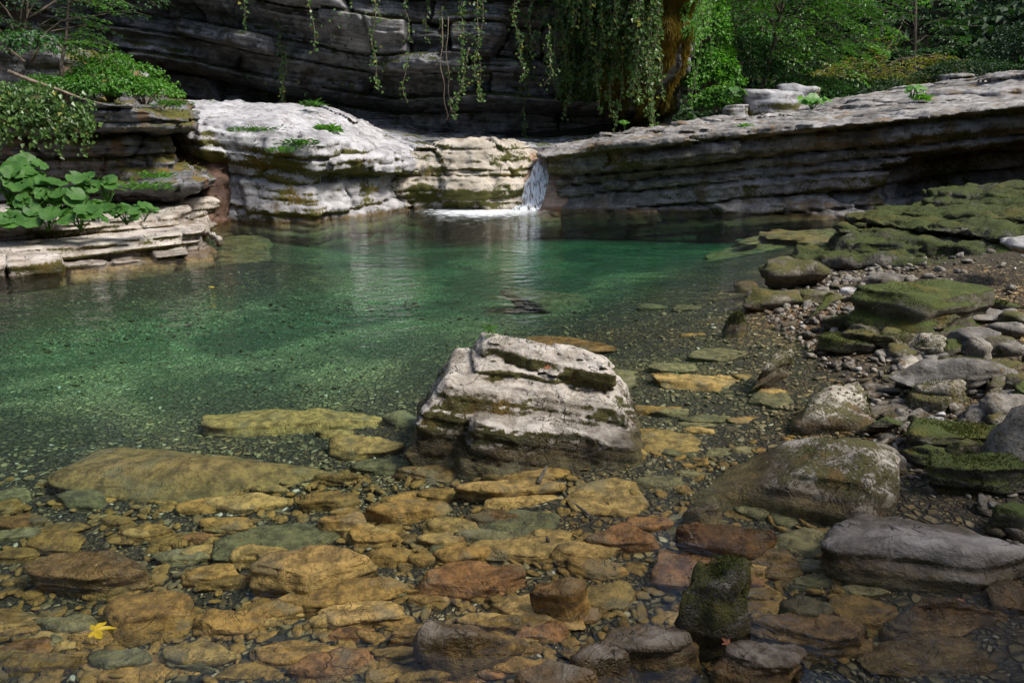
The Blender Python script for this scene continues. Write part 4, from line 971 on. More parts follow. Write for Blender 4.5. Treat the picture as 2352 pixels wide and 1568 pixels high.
BRIGHT = leaf_mat('bright_herb_leaves', (.045, .15, .02), (.13, .3, .045), .45)
MOSSY = leaf_mat('golden_hanging_moss', (.08, .06, .008), (.3, .2, .025), .2, .9, 1.2)
OLIVE = leaf_mat('olive_moss_strands', (.06, .055, .008), (.2, .16, .024), .2, .9, 1.2)
BUTTER = leaf_mat('broad_butterbur_leaves', (.018, .07, .012), (.075, .18, .03), .4, .55, 9)

def spray(r, p0, d, ln, leaf, out, twigs, levels=2, droop=.35):
    """a flat fan of leaves along a drooping twig"""
    d = d / np.linalg.norm(d); n = max(4, int(ln / (leaf * .75)))
    t = np.linspace(0, 1, n); pts = p0 + d * (t * ln)[:, None]; pts[:, 2] -= droop * ln * t ** 2
    if twigs is not None and levels > 1: twigs.append((pts[::max(1, n // 5)], np.linspace(.012, .004, len(pts[::max(1, n // 5)])) * (ln / .8), 4))
    side = np.cross(d, (0, 0, 1.)); side /= np.linalg.norm(side) + 1e-9
    for k in range(1, n):
        s = 1 if k % 2 else -1
        tan = pts[k] - pts[k - 1]; tan /= np.linalg.norm(tan)
        if levels > 1 and k < n - 1:
            dd = tan * .75 + side * s * .8 + r.normal(0, .1, 3)
            spray(r, pts[k], dd, ln * (.62 - .42 * t[k]) * r.uniform(.7, 1.1), leaf, out, twigs, levels - 1, droop * .7)
        else:
            a = tan * .7 + side * s * .75 + r.normal(0, .15, 3); out.append((pts[k], a, (r.normal(0, .3), r.normal(0, .3), 1), leaf * r.uniform(.7, 1.2)))
    out.append((pts[-1], pts[-1] - pts[-2], (0, 0, 1), leaf))
def leaves_from(name, out, mat, parent, wd=.55):
    P = np.array([o[0] for o in out]); A = np.array([o[1] for o in out]); U = np.array([o[2] for o in out], np.float32); L = np.array([o[3] for o in out])
    return leaf_mesh(name, P, A, U, L, L * wd, mat, parent)
def tree(label, base, top, r0, crown, nspray, sl, leaf, mat, seed, group='trees of the gorge wood', limb_up=.25, face=None, limbs=12, droop=.3, cat='tree'):
    """crown: list of ellipsoids (x, y, z, rx, ry, rz) that hold the sprays"""
    r = np.random.RandomState(seed); base = np.array(base, float); top = np.array(top, float)
    o = root('tree', tuple(base), label, cat, group)
    t = np.linspace(0, 1, 12); pts = base + (top - base) * t[:, None]
    ln = np.linalg.norm(top - base); pts[:, 0] += .04 * ln * np.sin(t * 3 + seed) * t; pts[:, 1] += .03 * ln * np.cos(t * 4 + seed) * t
    tr = [(pts, r0 * (1 - .8 * t), 8)]
    out = []; tw = []
    vol = np.array([c[3] * c[4] * c[5] for c in crown]); vol = vol / vol.sum()
    for i in range(nspray):
        c = crown[r.choice(len(crown), p=vol)]
        v = r.normal(size=3); v /= np.linalg.norm(v); v *= r.uniform(.35, 1) ** .5
        p = np.array([c[0] + v[0] * c[3], c[1] + v[1] * c[4], c[2] + v[2] * c[5]])
        q = pts[np.argmin(np.abs(pts[:, 2] - (p[2] - .6)))]
        d = p - q; d[2] *= .3; d /= np.linalg.norm(d) + 1e-6; d += r.normal(0, .45, 3) * (1, 1, .25)
        if face is not None: d += np.array(face) * .5
        spray(r, p, d, sl * r.uniform(.6, 1.15), leaf, out, tw, 2, droop)
        if i % max(1, nspray // limbs) == 0:
            m = (p + q) / 2 + np.array([0, 0, .12 * np.linalg.norm(p - q)])
            tr.append((np.array([q, q * .6 + m * .4, m, m * .4 + p * .6, p]), np.array([.35, .28, .2, .13, .07]) * r0, 5))
    off = base
    for k in range(len(tr)): tr[k] = (tr[k][0] - off, tr[k][1], tr[k][2])
    tw = [(a - off, b, c) for a, b, c in tw]
    out = [(a - off, b, c, d) for a, b, c, d in out]
    tubes('trunk', tr + tw[:400], M_bark, o)
    cr = leaves_from('crown', out, mat, o)
    return o
def at(u, v, Y): return np.array(at_depth(u, v, Y))

# the slender leaning tree with lit fans of leaves, right of the ivy
def cl(u, v, Y, rx, ry, rz): return (*at(u, v, Y), rx, ry, rz)
tree('slender leaning tree with bright fans of leaves right of the ivy', at(1735, 262, 22.5), at(1850, -260, 22), .07,
     [cl(1760, 40, 22, 1.3, .9, .8), cl(1880, 60, 22, 1.5, .9, .8), cl(1900, -60, 22, 2.2, 1.2, 1.0), cl(1700, -20, 22, 1.0, .8, .8), cl(1850, 140, 21.8, 1.1, .7, .5), cl(1780, 190, 21.8, .7, .5, .3)],
     230, 1.0, .11, GREEN, 1, face=(.4, -.5, 0), droop=.4)
tree('small tree with yellowing level branches above the long slab', at(1960, 235, 25), at(2080, 60, 25), .06,
     [cl(2050, 165, 25, 2.0, .9, .4), cl(1960, 180, 24.8, 1.3, .7, .3), cl(2120, 150, 25, 1.0, .7, .3)], 90, 1.0, .1, YEL, 2, face=(.3, -.5, 0), droop=.25)
tree('tree with mid green layered leaves behind the yellowing one', at(2090, 215, 28), at(2130, -200, 28), .12,
     [cl(2080, 90, 28, 2.2, 1.2, .8), cl(2180, 130, 28, 1.6, 1.0, .7), cl(2010, 130, 28, 1.5, 1, .6), cl(2060, -30, 28, 2.5, 1.2, 1.2)], 170, 1.2, .13, MID, 3, face=(0, -.5, 0))
tree('tree with sunlit yellow green leaves by the right edge of the picture', at(2330, 190, 29), at(2310, -250, 29), .13,
     [cl(2300, 100, 29, 1.6, 1.0, 1.3), cl(2340, 20, 29, 1.6, 1.2, 1.3), cl(2240, 160, 28.5, 1.2, .8, .6), cl(2340, 160, 29, 1.0, .8, .8)], 150, 1.1, .13, GREEN, 4, face=(-.2, -.5, 0))
tree('dark leafy tree between the ivy and the slender leaning tree', at(1640, 230, 25), at(1660, -220, 25.5), .12,
     [cl(1640, 30, 25, 1.8, 1.2, 1.4), cl(1720, 120, 25, 1.4, 1.0, 1.0), cl(1600, -60, 25, 2, 1.2, 1.2)], 190, 1.1, .13, MID, 5, face=(0, -.5, 0))
k = 0
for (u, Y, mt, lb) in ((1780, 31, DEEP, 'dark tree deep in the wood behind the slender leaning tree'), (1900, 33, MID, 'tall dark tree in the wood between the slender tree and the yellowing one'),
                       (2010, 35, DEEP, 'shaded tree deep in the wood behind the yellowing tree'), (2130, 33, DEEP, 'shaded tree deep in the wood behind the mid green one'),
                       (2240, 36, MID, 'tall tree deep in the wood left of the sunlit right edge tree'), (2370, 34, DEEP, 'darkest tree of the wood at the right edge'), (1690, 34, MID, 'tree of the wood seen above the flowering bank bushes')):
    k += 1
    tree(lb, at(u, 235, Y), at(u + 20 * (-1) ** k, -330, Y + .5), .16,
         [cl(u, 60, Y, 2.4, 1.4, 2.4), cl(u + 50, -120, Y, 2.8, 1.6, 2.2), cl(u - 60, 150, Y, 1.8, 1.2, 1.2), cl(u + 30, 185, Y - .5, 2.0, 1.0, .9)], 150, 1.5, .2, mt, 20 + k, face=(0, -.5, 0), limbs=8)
tree('dark leafy tree behind the upper left block', at(40, 190, 15.2), at(90, -200, 15.4), .1,
     [cl(60, 40, 15.2, 1.0, .7, .7), cl(150, -30, 15.2, 1.2, .7, .6), cl(-20, 90, 15, .8, .6, .6), cl(240, -10, 15.6, .6, .5, .4)], 80, .7, .09, DEEP, 40, face=(.1, -.5, 0))

# the far wood: one leafy mass over the slopes
def far_wood():
    r = np.random.RandomState(12); n = 46000; x = r.uniform(-2, 34, n); y = r.uniform(27, 52, n)
    z = 1.2 + .012 * (y - 21) + np.clip(y - 30, 0, 99) * .8 + np.clip(x - 13, 0, 99) * .9 + .7 * fbm(x, y, 0, .16, 4, 3) + 1.6 * r.rand(n) * (1 + fbm(x, y, 0, .5, 3, 9))
    m = 16000; x2 = r.uniform(12.5, 26, m); y2 = r.uniform(6, 28, m); z2 = near_slope(x2, y2) * (y2 < 20.5) + (y2 >= 20.5) * (1.3 + np.clip(x2 - 13, 0, 99) * .9) + 1.2 * r.rand(m)
    x = np.concatenate([x, x2]); y = np.concatenate([y, y2]); z = np.concatenate([z, z2]); n += m
    A = np.stack([r.normal(0, .6, n), -r.uniform(.2, 1, n), r.normal(-.3, .4, n)], 1); U = np.stack([r.normal(0, .4, n), -r.uniform(.2, 1, n), r.uniform(.3, 1, n)], 1)
    L = r.uniform(.2, .42, n)
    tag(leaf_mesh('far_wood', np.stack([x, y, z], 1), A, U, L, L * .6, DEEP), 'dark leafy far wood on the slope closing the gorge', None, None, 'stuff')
far_wood()
# unseen tree, added over the near shore to shade the near bed
tree('unseen leaning tree added behind the right bank to shade the near bed', (8.6, .5, .6), (4.5, 1.6, 8.5), .2,
     [(5.7, .35, 5.2, 1.4, .55, .4), (1.9, .3, 5.0, 1.0, .45, .35)], 105, 1.4, .13, MID, 61)
# where the cliff face is
_cx = cl_X = None
def cliff_y(x, z):
    i = np.clip(((np.asarray(x) + 17) / .04).astype(int), 0, CLX.shape[0] - 1); zs = CLZ[0]
    j = np.clip(np.searchsorted(zs, z), 0, len(zs) - 1)
    return CLY[i, j]
def ivy(label, x0, x1, z0, z1, dens, hang, seed, mat=IVY, leaf=.085, group='ivy curtains on the cliff', zlow=None, thr=0.0, name='ivy'):
    r = np.random.RandomState(seed); n = int(dens * (x1 - x0) * (z1 - z0))
    x = r.uniform(x0, x1, n); z = r.uniform(z0, z1, n); keep = fbm(x, 0, z, .9, 3, seed) > thr; x = x[keep]; z = z[keep]
    y = cliff_y(x, z) - r.uniform(.02, .55, len(x)); P = np.stack([x, y, z], 1)
    A = np.stack([r.normal(0, .5, len(x)), -r.uniform(.1, .5, len(x)), -r.uniform(.4, 1, len(x))], 1)
    U = np.stack([r.normal(0, .4, len(x)), -np.ones(len(x)), r.uniform(.2, .9, len(x))], 1)
    Ps = [P]; As = [A]; Us = [U]; stems = []
    for i in range(hang):
        xx = r.uniform(x0, x1); zt = r.uniform(z0 + .3 * (z1 - z0), z1); ln = r.uniform(.5, 1.8) * (1 if r.rand() < .7 else 1.6)
        yy = float(cliff_y(xx, zt)) - r.uniform(.15, .7); m = int(ln / .035); t = np.linspace(0, 1, m)
        p = np.stack([xx + .12 * np.sin(t * r.uniform(2, 6) + i) * t, yy - .1 * t, zt - ln * t], 1)
        stems.append((p[::4], .006, 4))
        q = p + r.normal(0, .035, p.shape); Ps.append(q)
        As.append(np.stack([r.normal(0, .7, m), r.normal(-.2, .5, m), -r.uniform(.2, 1, m)], 1)); Us.append(np.stack([r.normal(0, .4, m), -np.ones(m), r.uniform(.2, .9, m)], 1))
    P = np.concatenate(Ps); o = root(name, (float(P[:, 0].mean()), float(P[:, 1].mean()), z0), label, 'ivy' if name == 'ivy' else name, group)
    P = P - np.array(o.location); L = leaf * r.uniform(.6, 1.2, len(P))
    leaf_mesh('leaves', P, np.concatenate(As), np.concatenate(Us), L, L * .8, mat, o)
    if stems: tubes('stems', [(a - np.array(o.location), b, c) for a, b, c in stems], M_twig, o)
    return o
ivy('sparse ivy trailing down the cliff just right of the hanging roots', .2, 1.3, 2.6, 6.5, 110, 26, 51, thr=.1)
ivy('leafy fringe of small ferns and ivy high on the cliff left of the roots', -6.5, -1.5, 2.4, 5.2, 26, 8, 50, thr=.25)
ivy('dense ivy curtain with long trailing ends in the middle of the cliff', 1.2, 2.4, 2.3, 7, 950, 90, 52, leaf=.1, thr=-.45)
ivy('darkest ivy curtain of the cliff, left of the golden moss column', 2.3, 3.15, 2.2, 7, 950, 90, 53, leaf=.1, thr=-.5)
ivy('light green leafy ivy at the bright right corner of the cliff', 3.75, 4.7, 3.6, 7, 650, 30, 54, mat=BRIGHT, thr=-.4)
def hanging_moss(label, x0, x1, z0, z1, n, mat, seed):
    r = np.random.RandomState(seed); x = r.uniform(x0, x1, n); z = z0 + (z1 - z0) * r.rand(n)
    keep = fbm(x * 2.2, 0, z * .5, 1.2, 3, seed) > -.15; x, z = x[keep], z[keep]
    y = cliff_y(x, z) - .12 - .3 * np.clip(fbm(x * 2, 0, z * .35, 1.4, 3, seed + 1), -.2, 1); n = len(x)
    A = np.stack([r.normal(0, .18, n), -r.uniform(.1, .3, n), -np.ones(n)], 1); U = np.stack([r.normal(0, .4, n), -np.ones(n), np.full(n, .4)], 1)
    o = leaf_mesh('hanging_moss', np.stack([x, y, z], 1), A, U, r.uniform(.1, .24, n), r.uniform(.025, .05, n), mat)
    return tag(o, label, 'moss', 'moss on the cliff')
hanging_moss('golden brown moss column hanging at the right corner of the cliff', 2.9, 4.2, 2.2, 5.6, 14000, MOSSY, 61)
hanging_moss('olive moss beard at the foot of the cliff corner', 2.9, 4.5, 1.3, 2.5, 6000, OLIVE, 62)
hanging_moss('dark olive moss patch under the ivy in the middle of the cliff', 1.3, 3.2, 2.3, 6.0, 16000, OLIVE, 63)

def vine(u, v0, v1, Y, label, leaves, seed, rad=.010, slant=0):
    r = np.random.RandomState(seed); a = at(u, v0, Y); b = at(u + slant, v1, Y); n = 24; t = np.linspace(0, 1, n)
    p = a + (b - a) * t[:, None]; p[:, 0] += .08 * np.sin(t * 7 + seed) * t + .05 * np.sin(t * 17 + seed * 2) * t; p[:, 1] += .04 * np.cos(t * 5 + seed)
    o = root('hanging_vine', tuple(b), label, 'vine', 'vines hanging from the cliff')
    tubes('stem', [(p - b, np.linspace(rad, rad * .5, n), 5)], M_twig, o)
    if leaves:
        m = leaves; k = r.uniform(0, 1, m); q = np.stack([np.interp(k, t, p[:, c]) for c in range(3)], 1) + r.normal(0, 1, (m, 3)) * .09 * r.rand(m, 1) - b
        L = r.uniform(.04, .085, m)
        leaf_mesh('leaves', q, np.stack([r.normal(0, .7, m), r.normal(-.2, .5, m), -r.uniform(.1, 1, m)], 1), np.stack([r.normal(0, .4, m), -np.ones(m), r.uniform(.2, .9, m)], 1), L, L * .8, IVY, o)
for i, (u, v0, v1, Y, lv, rad, sl_, lb) in enumerate([
    (862, -60, 205, 17.0, 130, .010, 0, 'lone leafy vine hanging left of the bare root strands'),
    (1016, 40, 278, 16.9, 0, .013, 2, 'bare straight brown root strand, leftmost of the tall pair'),
    (1030, 40, 285, 16.9, 0, .012, -4, 'bare brown root strand beside the leftmost one'),
    (1064, -60, 270, 16.8, 260, .012, -8, 'thickest leafy vine hanging right of the bare roots'),
    (1078, 110, 262, 16.8, 60, .014, -38, 'bare slanting root crossing the thickest leafy vine'),
    (1092, -60, 235, 16.9, 150, .010, 10, 'leafy vine next to the thickest one'),
    (1112, -60, 220, 17.0, 90, .009, -12, 'thin leafy vine with yellow green leaves above the pale dome'),
    (936, -60, 100, 17.0, 60, .009, 0, 'short vine high on the cliff left of the roots'),
    (1178, -40, 190, 16.8, 140, .010, 20, 'leafy vine at the left border of the ivy curtain'),
    (1262, 60, 200, 16.4, 60, .009, 0, 'thin vine trailing from the ivy curtain over the waterfall')]):
    vine(u, v0, v1, Y, lb, lv, 70 + i, rad, sl_)

# bushes: shells of leaves on lumpy mounds
def bush(label, c, rad, n, leaf, mat, seed, group='bushes', name='bush', stems=8, up=.6):
    r = np.random.RandomState(seed); c = np.array(c, float); rad = np.array(rad, float)
    v = unit(r.normal(size=(n, 3))); v[:, 2] = np.abs(v[:, 2]) * 1.0 - .25
    k = r.uniform(.55, 1.0, n) ** .6 * (1 + .35 * fbm(v[:, 0] * 2, v[:, 1] * 2, v[:, 2] * 2, 1.1, 3, seed))
    P = v * k[:, None] * rad
    A = unit(v * .6 + r.normal(0, .5, (n, 3)) - np.array([0, 0, .35])); U = v * .7 + r.normal(0, .3, (n, 3)) + np.array([0, 0, up])
    o = root(name, tuple(c - [0, 0, rad[2] * .3]), label, name, group); P = P + [0, 0, rad[2] * .3]
    L = leaf * r.uniform(.6, 1.25, n); leaf_mesh('foliage', P, A, U, L, L * .7, mat, o)
    st = []
    for i in range(stems):
        q = P[r.randint(n)] * .9; st.append((np.array([[q[0] * .1, q[1] * .1, -.1], [q[0] * .4, q[1] * .4, q[2] * .45], q]), np.array([.02, .013, .005]) * max(rad), 5))
    tubes('stems', st, M_twig, o); return o
bush('tall bright green bush hugging the cliff corner, highest on the bank', at(1610, 60, 21.2), (.75, .6, 1.5), 3600, .1, BRIGHT, 81, 'bushes of the far bank')
bush('bright green bush with broad leaves in the middle of the far bank', at(1640, 170, 21.0), (.8, .6, 1.0), 3400, .11, BRIGHT, 82, 'bushes of the far bank')
bush('low green bush at the foot of the far bank beside the long slab', at(1660, 235, 19.8), (.75, .5, .5), 1800, .11, GREEN, 83, 'bushes of the far bank')
bush('dark bush between the far bank and the slender tree', at(1720, 150, 22.8), (1.2, .6, 1.3), 3000, .1, MID, 84, 'bushes of the far bank')
bush('undergrowth bush in shade right of the grey far boulder', at(1860, 215, 21.8), (1.3, .6, .7), 2400, .09, MID, 85, 'bushes of the far bank')
bush('dark undergrowth bush above the middle of the long slab', at(2020, 215, 22), (1.6, .6, .5), 2400, .09, DEEP, 86, 'bushes of the far bank')
bush('dark undergrowth bush above the right end of the long slab', at(2240, 175, 22), (2.0, .6, .6), 2600, .09, DEEP, 87, 'bushes of the far bank')
bush('undergrowth bush in deep shade at the right edge', at(2350, 130, 23), (1.2, .6, 1.2), 2200, .1, DEEP, 88, 'bushes of the far bank')
# grey rocks at the foot of the far bank
for (u, v, Y, dm, lb) in ((1765, 245, 19.6, (1.5, 1.0, .75), 'pale grey boulder beyond the long slab at the foot of the slender tree'), (1690, 258, 19.2, (.7, .6, .4), 'small grey rock beside the broad leaved bank bush'), (1830, 225, 21, (1.2, .8, .7), 'grey rock half hidden behind the pale far boulder')):
    V, F = stone_shape(int(u), 'block', dm, 4, .8); o = mesh_from('boulder', V, F, M_white); o.location = at(u, v, Y); tag(o, lb, 'boulder', 'boulders at the foot of the far bank')

# left wall plants
bush('airy shrub of small leaves on top of the grey left wall', at(250, 190, 11.5), (.75, .5, .55), 3000, .055, BRIGHT, 91, 'plants of the left wall', 'shrub', 14)
bush('dense small leaved shrub on the shelf edge of the left wall', at(150, 205, 11.2), (.7, .4, .3), 1800, .055, GREEN, 92, 'plants of the left wall', 'shrub', 10)
bush('small leaved shrub spilling over the right corner of the left wall', at(330, 210, 11.6), (.6, .4, .28), 1300, .05, BRIGHT, 93, 'plants of the left wall', 'shrub', 10)
bush('dark ferny plants behind the upper left block', at(60, 110, 12.2), (.8, .4, .35), 900, .07, MID, 94, 'plants of the left wall', 'shrub', 6)
sap = root('sapling', tuple(at(145, 222, 11.1)), 'thin crooked sapling with sparse leaves rising from the left wall', 'sapling')
b0 = np.array(sap.location); r = np.random.RandomState(4)
pp = np.array([at(145, 222, 11.1), at(140, 150, 11.1), at(152, 90, 11.15), at(156, 30, 11.2), at(166, -40, 11.2)]) - b0
out = []; tw = []
for i in range(16):
    p = pp[1] + (pp[4] - pp[1]) * r.uniform(.2, 1); spray(r, p, np.array([r.normal(.5, .6), r.normal(0, .5), r.uniform(0, .5)]), r.uniform(.35, .7), .05, out, tw, 2, .3)
leaves_from('crown', out, GREEN, sap); tubes('trunk', [(pp, np.array([.028, .024, .02, .016, .012]), 7)] + tw, M_bark, sap)
br = root('fallen_branch', tuple(at(130, 205, 10.9)), 'bare pale branch lying slantwise across the left wall', 'branch')
b0 = np.array(br.location); tubes('branch', [(np.array([at(20, 165, 10.9), at(70, 185, 10.85), at(130, 205, 10.8), at(190, 228, 10.75), at(232, 238, 10.75)]) - b0, np.array([.03, .028, .024, .018, .01]), 6)], M_twig, br)
def wall_ivy(label, u0, u1, v0, v1, Y, n, seed, mat=IVY):
    r = np.random.RandomState(seed); P = []
    for i in range(n // 22):
        u = r.uniform(u0, u1); vt = v0 + (v1 - v0) * .4 * r.rand(); vb = vt + (v1 - v0) * r.uniform(.2, .75); a = at(u, vt, Y); b = at(u, vb, Y - .05)
        k = r.rand(22)[:, None]; P.append(a + (b - a) * k + r.normal(0, .05, (22, 3)))
    P = np.concatenate(P); m = len(P); o = root('ivy', tuple(P.mean(0)), label, 'ivy', 'ivy on the left wall'); P = P - P.mean(0)
    L = r.uniform(.04, .085, m); leaf_mesh('leaves', P, np.stack([r.normal(0, .6, m), -r.uniform(.1, .5, m), -r.uniform(.3, 1, m)], 1), np.stack([r.normal(0, .4, m), -np.ones(m), r.uniform(.2, .9, m)], 1), L, L * .85, mat, o)
wall_ivy('dark ivy hanging over the far left part of the left wall', -40, 130, 190, 340, 10.55, 1500, 95)
wall_ivy('ivy trails hanging over the crevice of the left wall below the sapling', 120, 210, 215, 350, 10.6, 520, 96)

# butterbur: broad round leaves on stalks
def round_leaf(r, c, R, nrm, az):
    k = 20; rings = [0, .35, .7, 1.0]; n = np.array(nrm, float); n /= np.linalg.norm(n); t = np.cross((0, 0, 1.), n) if abs(n[2]) < .99 else np.array([1., 0, 0]); t = t / np.linalg.norm(t); b = np.cross(n, t)
    V = []; ph = r.rand() * 6
    for q in rings:
        for i in range(k + 1):
            a = .22 + (6.283 - .44) * i / k
            rad = R * q * (1 + .05 * math.sin(a * 7 + ph)) * (1 - .12 * math.cos(a)) 
            hgt = R * (.22 * q * q * (.6 + .4 * math.sin(a * 3 + ph)) - .05 * q + .06 * math.sin(a * 9 + ph) * q * q)
            V.append(np.array(c) + rad * (math.cos(a + az) * t + math.sin(a + az) * b) + n * hgt)
    F = [(j * (k + 1) + i, j * (k + 1) + i + 1, (j + 1) * (k + 1) + i + 1, (j + 1) * (k + 1) + i) for j in range(len(rings) - 1) for i in range(k)]
    return np.array(V), np.array(F)
def butterbur(label, u, v, Y, n, R, seed, spread=.3, hgt=.3, mat=BUTTER, group='broad leaved plants of the left bank', name='butterbur'):
    r = np.random.RandomState(seed); c = at(u, v, Y); o = root(name, tuple(c), label, 'plant', group); st = []
    for i in range(int(n * 2.2)):
        a = r.rand() * 6.28; d = spread * r.uniform(.2, 1); h = hgt * r.uniform(.45, 1.1)
        p = np.array([math.cos(a) * d, math.sin(a) * d * .7, h]); nr = (math.cos(a) * .5 + r.normal(0, .3), math.sin(a) * .5 - .4 + r.normal(0, .2), 1)
        V, F = round_leaf(r, p, R * r.uniform(.4, .95), nr, r.rand() * 6)
        mesh_from('leaf', V, F, mat, o)
        st.append((np.array([[0, 0, -.05], p * (.5, .5, .6), p]), np.array([.008, .006, .004]) * R / .15, 5))
    tubes('stalks', st, BRIGHT, o)
for i, (u, v, Y, n, R, hg, lb) in enumerate([
    (28, 470, 9.3, 8, .19, .36, 'tallest broad leaved plant at the left edge of the picture'), (95, 480, 9.2, 7, .17, .3, 'broad leaved plant just right of the tallest one'),
    (20, 520, 8.8, 6, .15, .15, 'broad leaved plant low over the cream blocks at the left edge'), (110, 520, 8.9, 6, .14, .16, 'broad leaved plant low in front of the second tall one'),
    (185, 520, 8.9, 6, .15, .2, 'broad leaved plant with flat round leaves in the middle of the clump'), (185, 465, 9.6, 5, .12, .3, 'upright broad leaved plant behind the middle of the clump'),
    (248, 460, 9.8, 6, .14, .25, 'broad leaved plant under the mossy bulge of the left wall'), (290, 508, 9.1, 7, .1, .16, 'smaller leaved plant at the right end of the clump'), (62, 500, 9.0, 6, .15, .24, 'broad leaved plant between the two tall ones at the left edge'), (140, 490, 9.1, 6, .14, .26, 'broad leaved plant overlapping the flat leaved one in the clump'), (215, 500, 9.2, 6, .12, .2, 'broad leaved plant with cupped leaves right of the flat leaved one'), (60, 440, 9.8, 7, .17, .34, 'hindmost broad leaved plant against the grey wall'),
    (330, 500, 9.3, 5, .08, .12, 'smallest broad leaved plant, rightmost of the clump')]):
    butterbur(lb, u, v, Y, n, R, 200 + i, .26, hg)
butterbur('lime green leafy plant on top of the long slab, near its middle', 1865, 246, 15.2, 9, .13, 230, .35, .16, BRIGHT, 'plants on the long slab')
butterbur('green leafy plant on the long slab nearer its right end', 2095, 222, 14.6, 8, .09, 231, .2, .18, BRIGHT, 'plants on the long slab')
butterbur('dark broad leaved plant at the foot of the bright bank bushes', 1690, 235, 18.4, 7, .16, 232, .3, .3, BUTTER, 'plants of the far bank')
butterbur('single broad lime leaf growing by the topmost mossy step', 2300, 492, 10.2, 2, .13, 233, .08, .1, BRIGHT, 'plants of the right bank')
butterbur('tiny green plant on the tip of the long slab', 1435, 292, 15.8, 4, .07, 234, .1, .1, BRIGHT, 'plants on the long slab')
def tuft(label, u, v, Y, n, ln, mat, seed, spread=.12, name='fern', grp='ferns and tufts on the rocks', wide=.22):
    r = np.random.RandomState(seed); c = at(u, v, Y); a = r.rand(n) * 6.28; A = np.stack([np.cos(a), np.sin(a) - .2, r.uniform(.2, 1.3, n)], 1)
    P = np.stack([r.normal(0, spread, n), r.normal(0, spread * .6, n), r.normal(0, .02, n)], 1); L = ln * r.uniform(.5, 1.1, n)
    o = leaf_mesh(name, P, A, np.stack([A[:, 0] * -.5, A[:, 1] * -.5, np.ones(n)], 1), L, L * wide, mat, None, .1, .35); o.location = c
    tag(o, label, name, grp)
for i, (u, v, Y, n, ln, sp, m, lb) in enumerate([
    (745, 300, 14.2, 160, .22, .14, BRIGHT, 'bright grass tuft on the right shoulder of the white ledge'), (590, 300, 12.7, 120, .12, .22, GREEN, 'green fern patch under the brow of the white ledge'),
    (650, 345, 12.7, 90, .12, .12, BRIGHT, 'small bright fern in the middle face of the white ledge'), (690, 330, 12.9, 120, .14, .15, GREEN, 'fern on the mossy right part of the white ledge face'),
    (360, 405, 10.8, 110, .12, .14, BRIGHT, 'fern on the mossy bulge of the left wall'), (330, 430, 10.6, 120, .14, .16, GREEN, 'fern just below the mossy bulge fern'),
    (400, 240, 10.9, 110, .12, .14, GREEN, 'fern on the upper right corner of the left wall'), (1712, 292, 14.7, 60, .14, .06, BRIGHT, 'small lime fern in a joint of the long slab'), (720, 242, 15.5, 50, .2, .1, GREEN, 'grass tuft on the flat top of the white ledge'),
    (2130, 492, 10.4, 60, .2, .12, BRIGHT, 'grassy tuft at the foot of the cave opening'), (2200, 490, 10.0, 50, .14, .14, BRIGHT, 'small herb on the topmost mossy step'),
    (2120, 228, 14.5, 60, .2, .08, BRIGHT, 'narrow leaved fern next to the plant on the long slab'), (1125, 762, 4.02, 30, .05, .01, GREEN, 'few grass blades on the crest of the stepped boulder')]):
    tuft(lb, u, v, Y, n, ln, m, 300 + i, sp)

# ------------------------------------------------------------------ falling water, foam, floating leaves, twigs
M_foam = plain_mat('white_water', (.75, .8, .84), (.9, .92, .94), 30, .35, .2)
def froth_mat(name, sc_, lo, hi, centre=None, rad=(1, 1)):
    T = NT(name); geo = T.add('NewGeometry'); P = geo.outputs['Position']
    n = T.noise(T.add('VectorMath', operation='MULTIPLY', i_0=P, i_1=sc_).outputs[0], 1.0, 5, .65, .4)
    f = T.math('MULTIPLY', n, 1.0)
    if centre:
        q = T.add('VectorMath', operation='LENGTH', i_0=T.add('VectorMath', operation='MULTIPLY', i_0=T.add('VectorMath', operation='SUBTRACT', i_0=P, i_1=(*centre, 0)).outputs[0], i_1=(1 / rad[0], 1 / rad[1], 0)).outputs[0]).outputs['Value']
        f = T.math('ADD', f, T.math('MULTIPLY', T.math('SUBTRACT', .75, q), .55))
    p = T.add('BsdfPrincipled', i_Roughness=.25); p.inputs['Base Color'].default_value = (.8, .84, .87, 1)
    tp = T.add('BsdfTransparent'); mx = T.add('MixShader'); T.link(T.math('MULTIPLY', T.ramp(f, lo, hi), .92), mx.inputs[0])
    bp = T.add('Bump', i_Height=n, i_Strength=1.0, i_Distance=.03); T.link(bp.outputs[0], p.inputs['Normal'])
    T.link(tp.outputs[0], mx.inputs[1]); T.link(p.outputs[0], mx.inputs[2]); T.link(mx.outputs[0], T.out.inputs[0]); return T.m
def waterfall():
    nt_, ns_ = 60, 40; t = np.linspace(0, 1, nt_)[:, None]; s = np.linspace(0, 1, ns_)[None]
    y = 16.35 - 1.27 * t ** .8 + 0 * s
    xl = .62 - .72 * t ** 1.3; xr = 1.0 - .5 * t ** 1.1; x = xl + (xr - xl) * s + .03 * vn(t * 9, s * 6, 0, 3)
    z = np.maximum(top_chute(x, y), 0) + .05 + .05 * fbm(x, y, 0, 5, 3, 4) + .05 * np.exp(-((s - .5) / .3) ** 2) - .06 * t
    z = np.where(t > .97, -.02, z)
    V = np.stack([x, y, z], -1).reshape(-1, 3); i = (np.arange(nt_ - 1)[:, None] * ns_ + np.arange(ns_ - 1)[None]).ravel()
    o = mesh_from('waterfall', V, np.stack([i, i + 1, i + ns_ + 1, i + ns_], 1), froth_mat('falling_white_water', (22, 6, 5), .36, .56))
    return o
tag(waterfall(), 'small white waterfall sliding down the chute between pale dome and long slab', 'waterfall')
